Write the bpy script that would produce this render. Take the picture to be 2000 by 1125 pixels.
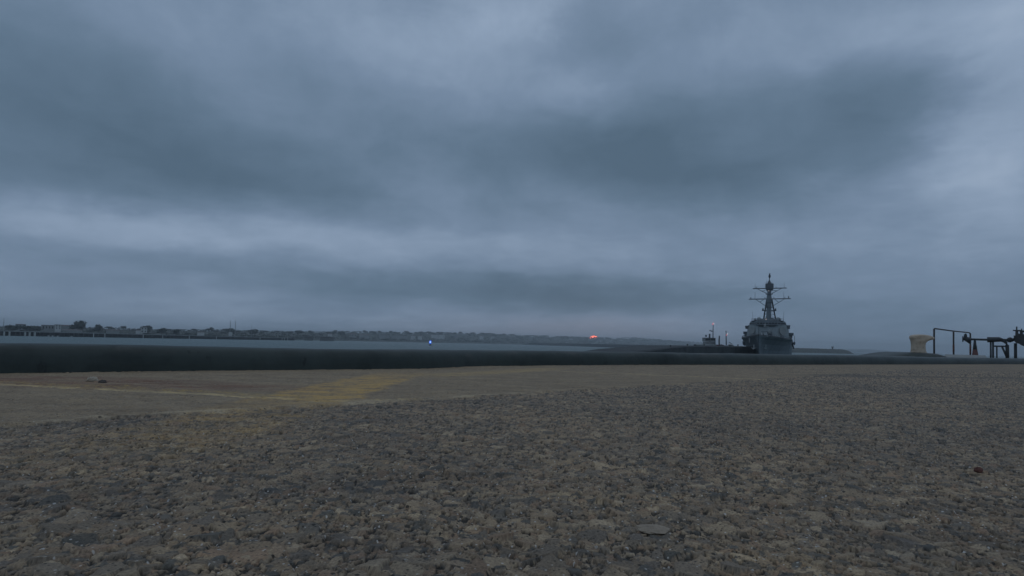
import bpy, bmesh, math, random
import numpy as np
from mathutils import Vector, Matrix

random.seed(7)
scene = bpy.context.scene
for o in list(bpy.data.objects):
    bpy.data.objects.remove(o)

# ------------------------------------------------------------------ camera
F = 1111.0                 # focal length in pixels of a 2000 px wide frame
CAM_Z = 0.17
PITCH, ROLL, SHIFT = 2.0, 1.41, 0.0347
cam_d = bpy.data.cameras.new('camera')
cam = bpy.data.objects.new('camera', cam_d)
scene.collection.objects.link(cam)
cam_d.sensor_width = 36.0
cam_d.lens = 36.0 * F / 2000.0
cam_d.shift_y = SHIFT
cam_d.clip_start = 0.02
cam_d.clip_end = 90000
R = Matrix.Rotation(math.radians(90 + PITCH), 3, 'X') @ Matrix.Rotation(math.radians(ROLL), 3, 'Z')
cam.matrix_world = Matrix.Translation((0, 0, CAM_Z)) @ R.to_4x4()
scene.camera = cam


def ray(px, py):
    return (R @ Vector(((px - 1000) / F, -(py - 562.5) / F + SHIFT * 2000 / F, -1))).normalized()


def at(px, py, Y):
    """the point of the place that is seen at px, py and lies Y metres ahead"""
    d = ray(px, py)
    return Vector((d.x / d.y * Y, Y, CAM_Z + d.z / d.y * Y))


def on_ground(px, py, z=0.0):
    d = ray(px, py)
    t = (z - CAM_Z) / d.z
    return Vector((d.x * t, d.y * t, z))


def horizon(px):
    lo, hi = 560.0, 800.0
    for _ in range(30):
        m = (lo + hi) / 2
        if ray(px, m).z > 0:
            lo = m
        else:
            hi = m
    return lo


def ground_at(px, Y, z):
    d = ray(px, horizon(px))
    return Vector((d.x / d.y * Y, Y, z))


# ------------------------------------------------------------------ render settings and exposure
scene.render.engine = 'CYCLES'
scene.view_settings.view_transform = 'Standard'
scene.view_settings.look = 'None'
scene.view_settings.exposure = 0.0
scene.view_settings.gamma = 1.0
scene.view_settings.use_curve_mapping = False
scene.cycles.max_bounces = 6
scene.cycles.volume_bounces = 1
scene.cycles.use_denoising = True

# ------------------------------------------------------------------ node helpers


class NT:
    def __init__(self, tree):
        self.t = tree
        self.n = tree.nodes
        self.l = tree.links

    def node(self, kind, **kw):
        nd = self.n.new(kind)
        for k, v in kw.items():
            setattr(nd, k, v)
        return nd

    def put(self, sock, v):
        if isinstance(v, bpy.types.NodeSocket):
            self.l.new(v, sock)
        elif v is not None:
            if hasattr(sock.default_value, '__len__') and len(sock.default_value) == 4 and len(v) == 3:
                v = tuple(v) + (1.0,)
            sock.default_value = v

    def m(self, op, a, b=None, c=None, clamp=False):
        nd = self.node('ShaderNodeMath', operation=op, use_clamp=clamp)
        for s, v in zip(nd.inputs, (a, b, c)):
            self.put(s, v)
        return nd.outputs[0]

    def v(self, op, a, b=None, c=None):
        nd = self.node('ShaderNodeVectorMath', operation=op)
        for s, x in zip(nd.inputs, (a, b, c)):
            self.put(s, x)
        return nd.outputs['Value'] if op in ('DOT_PRODUCT', 'LENGTH') else nd.outputs[0]

    def noise(self, vec, scale, detail=4, rough=0.55, dist=0.0, out=0):
        nd = self.node('ShaderNodeTexNoise')
        self.put(nd.inputs['Vector'], vec)
        nd.inputs['Scale'].default_value = scale
        nd.inputs['Detail'].default_value = detail
        nd.inputs['Roughness'].default_value = rough
        nd.inputs['Distortion'].default_value = dist
        return nd.outputs[out]

    def vor(self, vec, scale, feature='F1', out=0):
        nd = self.node('ShaderNodeTexVoronoi', feature=feature)
        self.put(nd.inputs['Vector'], vec)
        nd.inputs['Scale'].default_value = scale
        return nd.outputs[out]

    def mix(self, f, a, b, mode='MIX'):
        nd = self.node('ShaderNodeMix', data_type='RGBA', blend_type=mode)
        self.put(nd.inputs[0], f)
        self.put(nd.inputs[6], a)
        self.put(nd.inputs[7], b)
        return nd.outputs[2]

    def ramp(self, f, stops):
        nd = self.node('ShaderNodeValToRGB')
        self.put(nd.inputs[0], f)
        el = nd.color_ramp.elements
        while len(el) < len(stops):
            el.new(0.5)
        for e, (p, c) in zip(el, stops):
            e.position = p
            e.color = tuple(c) + (1.0,) if len(c) == 3 else c
        return nd.outputs[0]

    def step(self, x, a, b):
        nd = self.node('ShaderNodeMapRange', interpolation_type='SMOOTHSTEP')
        self.put(nd.inputs[0], x)
        self.put(nd.inputs[1], a)
        self.put(nd.inputs[2], b)
        return nd.outputs[0]


# ------------------------------------------------------------------ sky
SKY_GAIN = 1.31
# cloud banks: centre and spread as seen from the pier (turned into azimuth and elevation), amount
BANKS = [
    (150, 220, 340, 130, -.30), (430, 320, 260, 62, -.22), (0, 345, 240, 40, -.12), (640, 250, 160, 120, -.08),
    (1420, 280, 300, 95, -.29), (1680, 200, 130, 75, -.07), (1150, 320, 220, 60, -.14), (880, 250, 160, 70, -.10), (1420, 365, 180, 42, -.20), (1040, 330, 150, 80, -.12),
    (860, 564, 300, 30, -.27), (1240, 580, 280, 26, -.24), (950, 636, 420, 18, .10), (1750, 330, 160, 60, .10), (330, 505, 300, 20, -.10), (1750, 640, 330, 70, -.05),
    (1130, 90, 130, 55, -.10), (1180, 250, 120, 70, -.06), (-500, 300, 380, 140, -.2), (600, 380, 160, 30, -.12),
    (130, 424, 300, 30, .19), (460, 446, 240, 28, .15), (760, 464, 220, 26, .11), (300, 475, 330, 34, .08), (130, 590, 330, 40, .12), (640, 60, 110, 70, .14),
    (930, 110, 150, 90, .20), (1130, 185, 70, 45, .12), (1960, 240, 130, 190, .30), (1850, 60, 220, 60, .16),
    (1230, 375, 130, 40, .14), (1560, 70, 170, 60, .12), (1060, 480, 200, 36, .10), (1000, 20, 90, 60, .16),
    (1650, 470, 330, 60, .05), (300, 40, 130, 60, .05),
]


def angles(px, py):
    d = ray(px, py)
    return math.atan2(d.x, d.y), math.asin(d.z)


world = bpy.data.worlds.new('World')
scene.world = world
world.use_nodes = True
W = NT(world.node_tree)
W.n.clear()
tc = W.node('ShaderNodeTexCoord')
dirv = W.v('NORMALIZE', tc.outputs['Generated'])
sep = W.node('ShaderNodeSeparateXYZ')
W.put(sep.inputs[0], dirv)
sx, sy, sz = sep.outputs
az = W.m('ARCTAN2', sx, sy)
elv = W.m('ARCSINE', sz)
zz = W.m('ADD', W.m('MAXIMUM', sz, 0.0), 0.16)
comb = W.node('ShaderNodeCombineXYZ')
W.put(comb.inputs[0], W.m('DIVIDE', sx, zz))
W.put(comb.inputs[1], W.m('DIVIDE', sy, zz))
plane = comb.outputs[0]
warp = W.noise(plane, 1.1, 5, 0.6, out=1)
warp = W.v('SUBTRACT', warp, (0.5, 0.5, 0.5))
comb2 = W.node('ShaderNodeCombineXYZ')
W.put(comb2.inputs[0], az)
W.put(comb2.inputs[1], elv)
uv = W.v('MULTIPLY_ADD', warp, (0.15, 0.05, 0.0), comb2.outputs[0])
warp2 = W.v('SUBTRACT', W.noise(W.v('MULTIPLY', comb2.outputs[0], (9.0, 22.0, 1.0)), 1.0, 7, 0.65, 0.3, out=1), (0.5, 0.5, 0.5))
uv = W.v('MULTIPLY_ADD', warp2, (0.10, 0.035, 0.0), uv)
fine = W.noise(W.v('MULTIPLY_ADD', warp, (0.05, 0.05, 0), comb2.outputs[0]), 5.0, 7, 0.6)
acc = None
for cx, cy, wx, wy, amp in BANKS:
    u0, v0 = angles(cx, cy)
    su = abs(angles(cx + wx, cy)[0] - angles(cx - wx, cy)[0]) / 2
    sv = abs(angles(cx, cy + wy)[1] - angles(cx, cy - wy)[1]) / 2
    q = W.v('MULTIPLY_ADD', uv, (1 / su, 1 / sv, 0), (-u0 / su, -v0 / sv, 0))
    e = W.m('EXPONENT', W.m('MULTIPLY', W.m('POWER', W.v('DOT_PRODUCT', q, q), 1.5), -0.5))
    acc = W.m('MULTIPLY_ADD', e, amp, 0.47 if acc is None else acc)
big = W.noise(plane, 0.9, 6, 0.58, 0.3)
acc = W.m('MULTIPLY_ADD', W.m('SUBTRACT', big, 0.5), 0.24, acc)
acc = W.m('MULTIPLY_ADD', W.m('SUBTRACT', fine, 0.5), 0.42, acc)
streak = W.noise(W.v('MULTIPLY', W.v('MULTIPLY_ADD', warp, (0.12, 0.05, 0), comb2.outputs[0]), (4.0, 17.0, 1.0)), 1.0, 7, 0.62, 0.4)
acc = W.m('MULTIPLY_ADD', W.m('SUBTRACT', streak, 0.5), W.m('MULTIPLY', W.step(elv, 0.42, 0.05), 0.26), acc)
rag = W.noise(plane, 3.6, 8, 0.66, 0.5)
acc = W.m('MULTIPLY_ADD', W.m('SUBTRACT', rag, 0.5), 0.28, acc)
acc = W.m('MULTIPLY_ADD', W.m('SUBTRACT', acc, 0.45), 0.98, 0.45)
acc = W.m('MULTIPLY_ADD', W.step(elv, 0.35, 1.4), 0.25, acc)     # an overcast sky brightens overhead
cloud = W.ramp(acc, [(0.0, (.066, .107, .155)), (0.25, (.094, .1435, .206)), (0.5, (.138, .194, .277)),
                     (0.75, (.205, .270, .368)), (1.0, (.304, .375, .475))])
cloud = W.mix(W.m('MULTIPLY', W.step(elv, 0.45, 1.3), 0.45), cloud, (.25, .255, .275))
u0, v0 = angles(1110, 652)
q = W.v('MULTIPLY_ADD', uv, (1 / 0.22, 1 / 0.020, 0), (-u0 / 0.22, -v0 / 0.020, 0))
warm = W.m('EXPONENT', W.m('MULTIPLY', W.v('DOT_PRODUCT', q, q), -0.7))
cloud = W.mix(W.m('MULTIPLY', warm, 0.4), cloud, (.20, .19, .228))
SUN_AZ = angles(1160, 660)[0]
SUN_EL = math.radians(3.0)
nish = W.node('ShaderNodeTexSky', sky_type='NISHITA', sun_disc=False, sun_elevation=SUN_EL, sun_rotation=SUN_AZ)
b1 = W.node('ShaderNodeBackground')
W.put(b1.inputs[0], cloud)
b1.inputs[1].default_value = SKY_GAIN
b2 = W.node('ShaderNodeBackground')
W.put(b2.inputs[0], nish.outputs[0])
b2.inputs[1].default_value = 0.05
mx = W.node('ShaderNodeMixShader')
mx.inputs[0].default_value = 0.006
W.l.new(b1.outputs[0], mx.inputs[1])
W.l.new(b2.outputs[0], mx.inputs[2])
wo = W.node('ShaderNodeOutputWorld')
W.l.new(mx.outputs[0], wo.inputs[0])

sun_d = bpy.data.lights.new('sun_lamp', 'SUN')
sun_d.energy = 0.02
sun_d.angle = math.radians(60)
sun_d.color = (1, .82, .7)
sun = bpy.data.objects.new('sun_lamp', sun_d)
scene.collection.objects.link(sun)
sdir = Vector((math.sin(SUN_AZ) * math.cos(SUN_EL), math.cos(SUN_AZ) * math.cos(SUN_EL), math.sin(SUN_EL)))
sun.rotation_euler = sdir.to_track_quat('Z', 'Y').to_euler()

# ------------------------------------------------------------------ materials


def material(name, color, rough=0.7, var=0.25, scale=3.0, dark=None, metal=0.0, bump=0.0, bscale=40.0, spec=None, streak=None):
    m = bpy.data.materials.new(name)
    m.use_nodes = True
    N = NT(m.node_tree)
    bs = N.n['Principled BSDF']
    pos = N.node('ShaderNodeNewGeometry').outputs['Position']
    p = N.v('MULTIPLY', pos, streak) if streak else pos
    n1 = N.noise(p, scale, 6, 0.6)
    n2 = N.noise(p, scale * 7.3, 4, 0.6)
    f = N.m('ADD', N.m('MULTIPLY', n1, 0.65), N.m('MULTIPLY', n2, 0.35))
    dk = dark or tuple(c * (1 - 2 * var) for c in color)
    lt = tuple(min(1, c * (1 + var)) for c in color)
    N.put(bs.inputs['Base Color'], N.ramp(f, [(0.30, dk), (0.5, color), (0.7, lt)]))
    bs.inputs['Roughness'].default_value = rough
    bs.inputs['Metallic'].default_value = metal
    if spec is not None:
        bs.inputs['Specular IOR Level'].default_value = spec
    if bump:
        bp = N.node('ShaderNodeBump')
        bp.inputs['Strength'].default_value = 0.6
        bp.inputs['Distance'].default_value = bump
        N.put(bp.inputs['Height'], N.noise(pos, bscale, 6, 0.6))
        N.l.new(bp.outputs[0], bs.inputs['Normal'])
    return m


def emitter(name, color, strength):
    m = bpy.data.materials.new(name)
    m.use_nodes = True
    bs = m.node_tree.nodes['Principled BSDF']
    bs.inputs['Base Color'].default_value = tuple(color) + (1,)
    bs.inputs['Emission Color'].default_value = tuple(color) + (1,)
    bs.inputs['Emission Strength'].default_value = strength
    return m


M = {}
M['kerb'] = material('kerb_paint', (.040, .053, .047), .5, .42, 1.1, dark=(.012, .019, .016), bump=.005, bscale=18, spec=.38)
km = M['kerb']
K_ = NT(km.node_tree)
kb_in = K_.n['Principled BSDF'].inputs['Base Color']
k_src = kb_in.links[0].from_socket
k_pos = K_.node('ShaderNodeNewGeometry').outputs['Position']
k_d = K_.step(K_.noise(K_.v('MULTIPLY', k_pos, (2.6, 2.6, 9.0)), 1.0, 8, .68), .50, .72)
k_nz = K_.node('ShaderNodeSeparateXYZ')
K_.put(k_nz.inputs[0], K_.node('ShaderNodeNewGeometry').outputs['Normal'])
k_up = K_.step(k_nz.outputs[2], -.1, .75)      # dust kept to upward faces, painting a highlight along the top
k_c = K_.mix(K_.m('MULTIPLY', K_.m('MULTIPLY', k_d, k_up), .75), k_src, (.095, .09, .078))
k_s = K_.step(K_.noise(K_.v('MULTIPLY', k_pos, (14.0, 14.0, 5.0)), 1.0, 6, .7), .60, .70)
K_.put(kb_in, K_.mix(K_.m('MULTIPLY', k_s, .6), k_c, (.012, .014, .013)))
M['ship'] = material('ship_grey', (.285, .32, .325), .55, .22, .5, streak=(1, 1, .25))
M['ship_dark'] = material('ship_hull', (.125, .155, .17), .55, .25, .4, streak=(1, 1, .2))
M['ship_black'] = material('dark_fitting', (.03, .035, .04), .5, .2, 1)
M['ship_mast'] = material('mast_grey', (.10, .115, .125), .6, .25, 1)
M['pale'] = material('pale_paint', (.55, .56, .54), .6, .15, .6)
M['panel'] = material('radar_panel', (.26, .275, .265), .5, .08, .6)
M['cream'] = material('cream_paint', (.58, .47, .35), .6, .12, 9, dark=(.30, .21, .14), bump=.003, bscale=30)
M['rail'] = material('rusty_rail', (.07, .06, .056), .7, .4, 11, dark=(.018, .02, .024), bump=.002, bscale=60)
M['rust'] = material('rust_band', (.15, .075, .06), .85, .35, 14, bump=.002, bscale=60)
M['pipe'] = material('dark_pipe', (.05, .058, .062), .55, .3, 8, bump=.002, bscale=40)
M['redcone'] = material('faded_red', (.16, .08, .07), .8, .3, 10)
M['concrete'] = material('weathered_concrete', (.22, .215, .20), .85, .3, .8, bump=.01, bscale=8)
M['quay'] = material('dark_quay', (.055, .062, .062), .85, .35, .3, bump=.05, bscale=2)
M['quay_top'] = material('quay_top', (.15, .155, .15), .85, .25, .3)
M['rock'] = material('breakwater_stone', (.10, .105, .09), .9, .35, .15, bump=.4, bscale=.8)
M['rock_dark'] = material('wet_stone', (.045, .05, .05), .9, .35, .15, bump=.4, bscale=.8)
M['land'] = material('scrub_land', (.07, .078, .062), .95, .4, .02)
M['bark'] = material('bark', (.06, .05, .04), .9, .2, 2)
M['leaf'] = material('foliage', (.036, .05, .036), .85, .45, .25)
M['leaf2'] = material('foliage_grey', (.06, .07, .055), .85, .45, .25)
M['wall_pale'] = material('pale_wall', (.52, .53, .51), .8, .12, .1)
M['wall_grey'] = material('grey_wall', (.27, .28, .27), .8, .15, .1)
M['roof'] = material('dull_roof', (.15, .12, .11), .85, .2, .1)
M['timber'] = material('weathered_timber', (.10, .10, .095), .9, .3, .3)
M['pile_pale'] = material('pale_pile', (.62, .64, .61), .85, .2, .2)
M['glass'] = material('dark_glass', (.02, .025, .03), .2, .1, 1)
M['tug'] = material('tug_grey', (.22, .23, .23), .6, .2, .6)
M['tug_red'] = material('tug_red', (.16, .06, .06), .6, .25, .6)
M['stone_brown'] = material('brown_stone', (.44, .37, .28), .9, .3, 40, bump=.003, bscale=120)
M['stone_flat'] = material('bedded_stone', (.33, .265, .195), .9, .25, 60, bump=.003, bscale=150)
M['stone_dark'] = material('dark_stone', (.10, .085, .075), .9, .3, 40, bump=.003, bscale=120)
M['stone_red'] = material('red_stone', (.15, .065, .05), .9, .3, 60, bump=.002, bscale=150)
M['red_sun'] = emitter('red_sun_glow', (1.0, .13, .045), 6.0)
M['lamp_red'] = emitter('red_lamp', (1.0, .25, .28), .45)
M['lamp_white'] = emitter('white_lamp', (1.0, .82, .82), .8)
M['lamp_dim'] = emitter('dim_lamp', (1.0, .85, .8), .55)
M['lamp_blue'] = emitter('blue_lamp', (.02, .14, 1.0), 1.0)
M['lamp_bluewhite'] = emitter('blue_white_lamp', (.40, .65, 1.0), 1.5)

# ------------------------------------------------------------------ mesh builder
COL = scene.collection


def props(o, label=None, cat=None, group=None, kind=None):
    for k, v in (('label', label), ('category', cat), ('group', group), ('kind', kind)):
        if v:
            o[k] = v
    return o


def thing(name, loc, label, cat, group=None, rz=0.0):
    o = bpy.data.objects.new(name, None)
    COL.objects.link(o)
    o.location = loc
    o.rotation_euler = (0, 0, rz)
    o.empty_display_size = 0.5
    return props(o, label, cat, group)


class MB:
    def __init__(self):
        self.v, self.f = [], []

    def add(self, vs, fs):
        n = len(self.v)
        self.v += [tuple(p) for p in vs]
        self.f += [tuple(i + n for i in q) for q in fs]
        return self

    def box(self, c, s, rz=0.0, top=1.0, topy=None):
        """box centred at c with size s, its top face scaled by top"""
        ty = top if topy is None else topy
        ca, sa = math.cos(rz), math.sin(rz)
        vs = []
        for z, kx, ky in ((-.5, 1, 1), (.5, top, ty)):
            for x, y in ((-.5, -.5), (.5, -.5), (.5, .5), (-.5, .5)):
                X, Y = x * s[0] * kx, y * s[1] * ky
                vs.append((c[0] + X * ca - Y * sa, c[1] + X * sa + Y * ca, c[2] + z * s[2]))
        return self.add(vs, [(3, 2, 1, 0), (4, 5, 6, 7), (0, 1, 5, 4), (1, 2, 6, 5), (2, 3, 7, 6), (3, 0, 4, 7)])

    def tube(self, pts, r, n=8, cap=True):
        """a tube along pts; r is one radius or one per point"""
        pts = [Vector(p) for p in pts]
        rs = r if isinstance(r, (list, tuple)) else [r] * len(pts)
        vs, fs = [], []
        up = Vector((0, 0, 1))
        for i, p in enumerate(pts):
            t = (pts[min(i + 1, len(pts) - 1)] - pts[max(i - 1, 0)]).normalized()
            a = t.cross(up if abs(t.z) < .95 else Vector((0, 1, 0))).normalized()
            b = t.cross(a)
            for k in range(n):
                w = 2 * math.pi * k / n
                vs.append(p + (a * math.cos(w) + b * math.sin(w)) * rs[i])
        for i in range(len(pts) - 1):
            for k in range(n):
                k2 = (k + 1) % n
                fs.append((i * n + k, i * n + k2, (i + 1) * n + k2, (i + 1) * n + k))
        if cap:
            fs.append(tuple(range(n - 1, -1, -1)))
            fs.append(tuple(range((len(pts) - 1) * n, len(pts) * n)))
        return self.add(vs, fs)

    def lathe(self, c, prof, n=16, axis='Z'):
        """prof: (radius, height) pairs around an axis through c"""
        vs, fs = [], []
        for r, h in prof:
            for k in range(n):
                w = 2 * math.pi * k / n
                a, b = r * math.cos(w), r * math.sin(w)
                vs.append({'Z': (c[0] + a, c[1] + b, c[2] + h), 'X': (c[0] + h, c[1] + a, c[2] + b),
                           'Y': (c[0] + a, c[1] + h, c[2] + b)}[axis])
        for i in range(len(prof) - 1):
            for k in range(n):
                k2 = (k + 1) % n
                fs.append((i * n + k, i * n + k2, (i + 1) * n + k2, (i + 1) * n + k))
        fs.append(tuple(range(n - 1, -1, -1)))
        fs.append(tuple(range((len(prof) - 1) * n, len(prof) * n)))
        return self.add(vs, fs)

    def ball(self, c, r, n=10, m=6):
        rx, ry, rz = r if isinstance(r, (tuple, list)) else (r, r, r)
        prof = []
        vs, fs = [(c[0], c[1], c[2] - rz)], []
        for i in range(1, m):
            a = -math.pi / 2 + math.pi * i / m
            for k in range(n):
                w = 2 * math.pi * k / n
                vs.append((c[0] + rx * math.cos(a) * math.cos(w), c[1] + ry * math.cos(a) * math.sin(w), c[2] + rz * math.sin(a)))
        vs.append((c[0], c[1], c[2] + rz))
        for k in range(n):
            fs.append((0, 1 + (k + 1) % n, 1 + k))
            fs.append((len(vs) - 1, 1 + (m - 2) * n + k, 1 + (m - 2) * n + (k + 1) % n))
            for i in range(m - 2):
                fs.append((1 + i * n + k, 1 + i * n + (k + 1) % n, 1 + (i + 1) * n + (k + 1) % n, 1 + (i + 1) * n + k))
        return self.add(vs, fs)

    def prism(self, poly, z0, z1, top=None):
        """plan polygon extruded from z0 to z1; top: another plan polygon for the top"""
        n = len(poly)
        tp = top or poly
        g = lambda z, i: z[i] if isinstance(z, (list, tuple)) else z
        vs = [(p[0], p[1], g(z0, i)) for i, p in enumerate(poly)] + [(p[0], p[1], g(z1, i)) for i, p in enumerate(tp)]
        fs = [tuple(range(n - 1, -1, -1)), tuple(range(n, 2 * n))]
        fs += [(i, (i + 1) % n, n + (i + 1) % n, n + i) for i in range(n)]
        return self.add(vs, fs)

    def build(self, name, mat, parent=None, smooth=False, base=None):
        """base: a world point that is subtracted (for shapes given in world coordinates)"""
        b = Vector(base) if base is not None else Vector((0, 0, 0))
        me = bpy.data.meshes.new(name)
        me.from_pydata([(p[0] - b.x, p[1] - b.y, p[2] - b.z) for p in self.v], [], self.f)
        me.materials.append(mat)
        bm = bmesh.new()
        bm.from_mesh(me)
        bmesh.ops.recalc_face_normals(bm, faces=bm.faces)
        bm.to_mesh(me)
        bm.free()
        if smooth:
            me.polygons.foreach_set('use_smooth', [True] * len(me.polygons))
        me.update()
        o = bpy.data.objects.new(name, me)
        COL.objects.link(o)
        if parent is not None:
            o.parent = parent
        elif base is not None:
            o.location = b
        return o


def share(o, name, loc, parent, rz=0.0, sc=None):
    c = o.copy()
    c.name = name
    COL.objects.link(c)
    c.parent = parent
    c.location = loc
    c.rotation_euler = (0, 0, rz)
    if sc:
        c.scale = sc
    return c


WL = -4.5           # water level below the pier deck

# ------------------------------------------------------------------ pier deck
EDGE0, EDIR = Vector((-4.1, 5.05)), Vector((.8, .6))
ENRM = Vector((-.6, .8))
JOINT0 = on_ground(0, 835).xy
JOINT1 = on_ground(1400, 746).xy
JD = (JOINT1 - JOINT0).normalized()
JN = Vector((-JD.y, JD.x))


def deck_material():
    m = bpy.data.materials.new('pier_surface')
    m.use_nodes = True
    N = NT(m.node_tree)
    bs = N.n['Principled BSDF']
    pos = N.node('ShaderNodeNewGeometry').outputs['Position']
    flat = N.v('MULTIPLY', pos, (1, 1, 0))
    n_big = N.noise(flat, 1.3, 5, .6)
    n_mid = N.noise(flat, 7.0, 5, .6)
    n_fine = N.noise(flat, 60.0, 4, .65)
    n_grit = N.noise(flat, 260.0, 3, .6)
    wob = N.m('MULTIPLY', N.m('SUBTRACT', n_mid, .5), .10)
    at_ = N.node('ShaderNodeAttribute', attribute_name='stone')
    stone = at_.outputs['Color']

    def sd(p0, n):      # signed distance from a line
        return N.m('SUBTRACT', N.v('DOT_PRODUCT', flat, (n[0], n[1], 0)), p0[0] * n[0] + p0[1] * n[1])

    s = sd(JOINT0, JN)
    conc = N.step(N.m('ADD', s, wob), -.012, .012)
    along = sd(JOINT0, JD)
    # the two surfaces grow alike further along the pier
    conc_amt = N.m('MULTIPLY', conc, N.m('SUBTRACT', 1.0, N.m('MULTIPLY', N.step(along, 2.0, 9.0), .6)))
    patch = N.m('MULTIPLY_ADD', n_big, .55, N.m('MULTIPLY', n_mid, .45))
    stone = N.mix(1.0, stone, (1.06, 1.03, .96), 'MULTIPLY')
    asph = N.mix(N.step(patch, .35, .65), N.mix(1.0, stone, (.80, .84, .90), 'MULTIPLY'), N.mix(1.0, stone, (1.16, 1.12, 1.06), 'MULTIPLY'))
    asph = N.mix(N.m('MULTIPLY', N.step(n_fine, .35, .7), .25), asph, (.20, .15, .10))
    cc = N.ramp(N.m('MULTIPLY_ADD', n_fine, .5, N.m('MULTIPLY', n_mid, .5)),
                [(.3, (.235, .168, .10)), (.5, (.34, .252, .156)), (.72, (.43, .325, .205))])
    cc = N.mix(.22, cc, stone)
    col = N.mix(conc_amt, asph, cc)
    # pale highlight painted along the apron's worn edge at the joint
    se = N.m('ADD', s, wob)
    edge_m = N.m('MULTIPLY', N.m('MULTIPLY', N.step(se, -.004, .006), N.step(se, .040, .018)), N.step(N.noise(N.v('MULTIPLY', flat, (6.0, 18.0, 1.0)), 1.0, 6, .7), .40, .58))
    col = N.mix(N.m('MULTIPLY', edge_m, N.m('MULTIPLY', N.step(along, 2.2, .8), .55)), col, (.62, .50, .34))
    # red-brown staining beside the kerb
    c0 = on_ground(190, 750).xy
    d1 = N.m('DIVIDE', sd(c0, Vector((.95, -.1)).normalized()), .75)
    d2 = N.m('DIVIDE', sd(c0, Vector((.1, .95)).normalized()), .22)
    rr = N.m('ADD', N.m('MULTIPLY', d1, d1), N.m('MULTIPLY', d2, d2))
    st = N.m('MULTIPLY', N.step(N.m('ADD', rr, N.m('MULTIPLY', n_mid, 1.2)), 2.2, .9), .85)
    st = N.m('MULTIPLY', st, N.m('MULTIPLY_ADD', N.step(N.noise(N.v('MULTIPLY', flat, (5.0, 22.0, 1.0)), 1.0, 7, .7), .38, .60), .75, .2))
    col = N.mix(st, col, (.23, .12, .075))
    smudge = N.noise(N.v('MULTIPLY', flat, (3.0, 12.0, 1.0)), 1.0, 7, .7)
    col = N.mix(1.0, col, N.ramp(smudge, [(.3, (.74, .74, .76)), (.5, (1, 1, 1)), (.68, (1.16, 1.14, 1.08))]), 'MULTIPLY')
    # worn yellow stripe running out across joint and apron
    y0, y1 = on_ground(345, 850).xy, on_ground(766, 735).xy
    yd = (y1 - y0).normalized()
    yn = Vector((-yd.y, yd.x))
    ys = N.m('ABSOLUTE', N.m('ADD', sd(y0, yn), N.m('MULTIPLY', N.m('SUBTRACT', n_mid, .5), .16)))
    band = N.step(ys, .15, .105)
    ya = sd(y0, yd)
    near_joint = N.m('MULTIPLY', N.step(ya, .40, .60), N.step(ya, 2.3, 1.2))
    wear = N.step(N.m('MULTIPLY_ADD', n_fine, .5, N.m('MULTIPLY', n_mid, .5)), .40, .60)
    ym = N.m('MULTIPLY', band, N.m('MULTIPLY_ADD', N.m('MULTIPLY', near_joint, conc), .62, N.m('MULTIPLY_ADD', wear, .45, .08)))
    ym = N.m('MULTIPLY', ym, N.m('MULTIPLY', N.step(ya, -.35, .1), N.step(ya, 2.6, 1.4)))
    ym = N.m('MULTIPLY', ym, N.m('MULTIPLY_ADD', N.step(N.noise(N.v('MULTIPLY', flat, (9.0, 26.0, 1.0)), 1.0, 6, .7), .42, .54), .85, .15))
    col = N.mix(ym, col, (.58, .365, .135))
    # thin worn white lines
    for (a, b, w, amt) in (((-30, 753), (575, 784), .020, .95), ((1090, 725), (1540, 744), .028, .8), ((810, 782), (600, 790), .016, .8)):
        p0, p1 = on_ground(*a).xy, on_ground(*b).xy
        dd = (p1 - p0).normalized()
        nn = Vector((-dd.y, dd.x))
        ls = N.m('ABSOLUTE', N.m('ADD', sd(p0, nn), N.m('MULTIPLY', N.m('SUBTRACT', n_mid, .5), .05)))
        la = sd(p0, dd)
        mk = N.m('MULTIPLY', N.step(ls, w * 1.5, w * .6), N.m('MULTIPLY', N.step(la, -.05, .05), N.step(la, (p1 - p0).length + .05, (p1 - p0).length - .05)))
        mk = N.m('MULTIPLY', mk, N.m('MULTIPLY', N.step(N.noise(N.v('MULTIPLY', flat, (14.0, 60.0, 1.0)), 1.0, 5, .7), .40, .60), amt))
        col = N.mix(mk, col, (.74, .54, .27))
        # yellowish remains beside the line
        if amt == .95:
            ls2 = N.m('ABSOLUTE', N.m('ADD', sd(p0, nn), N.m('MULTIPLY_ADD', N.m('SUBTRACT', n_mid, .5), .3, -.06)))
            mk = N.m('MULTIPLY', N.step(ls2, .06, .03), N.m('MULTIPLY', N.step(n_fine, .45, .6), N.step(la, (p1 - p0).length + .1, (p1 - p0).length - .1)))
            col = N.mix(N.m('MULTIPLY', mk, .7), col, (.50, .33, .11))
    # yellow edge beside the kerb
    k0, k1 = on_ground(800, 738).xy, on_ground(1120, 717).xy
    dd = (k1 - k0).normalized()
    nn = Vector((-dd.y, dd.x))
    ls = N.m('ABSOLUTE', sd(k0, nn))
    la = sd(k0, dd)
    mk = N.m('MULTIPLY', N.step(ls, .16, .06), N.m('MULTIPLY', N.step(la, -.1, .3), N.step(la, (k1 - k0).length, (k1 - k0).length * .6)))
    col = N.mix(N.m('MULTIPLY', mk, N.m('MULTIPLY_ADD', wear, .5, .3)), col, (.50, .345, .16))
    # damp dark streak out to the right
    w0, w1 = on_ground(1560, 733).xy, on_ground(2050, 739).xy
    dd = (w1 - w0).normalized()
    nn = Vector((-dd.y, dd.x))
    ls = N.m('ABSOLUTE', N.m('ADD', sd(w0, nn), N.m('MULTIPLY', N.m('SUBTRACT', n_big, .5), .6)))
    mk = N.m('MULTIPLY', N.step(ls, .22, .08), N.step(sd(w0, dd), -.3, .4))
    col = N.mix(N.m('MULTIPLY', mk, .5), col, (.12, .105, .085))
    # dark specks: pits and grit
    sp = N.step(N.vor(flat, 34.0), .11, .05)
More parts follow.
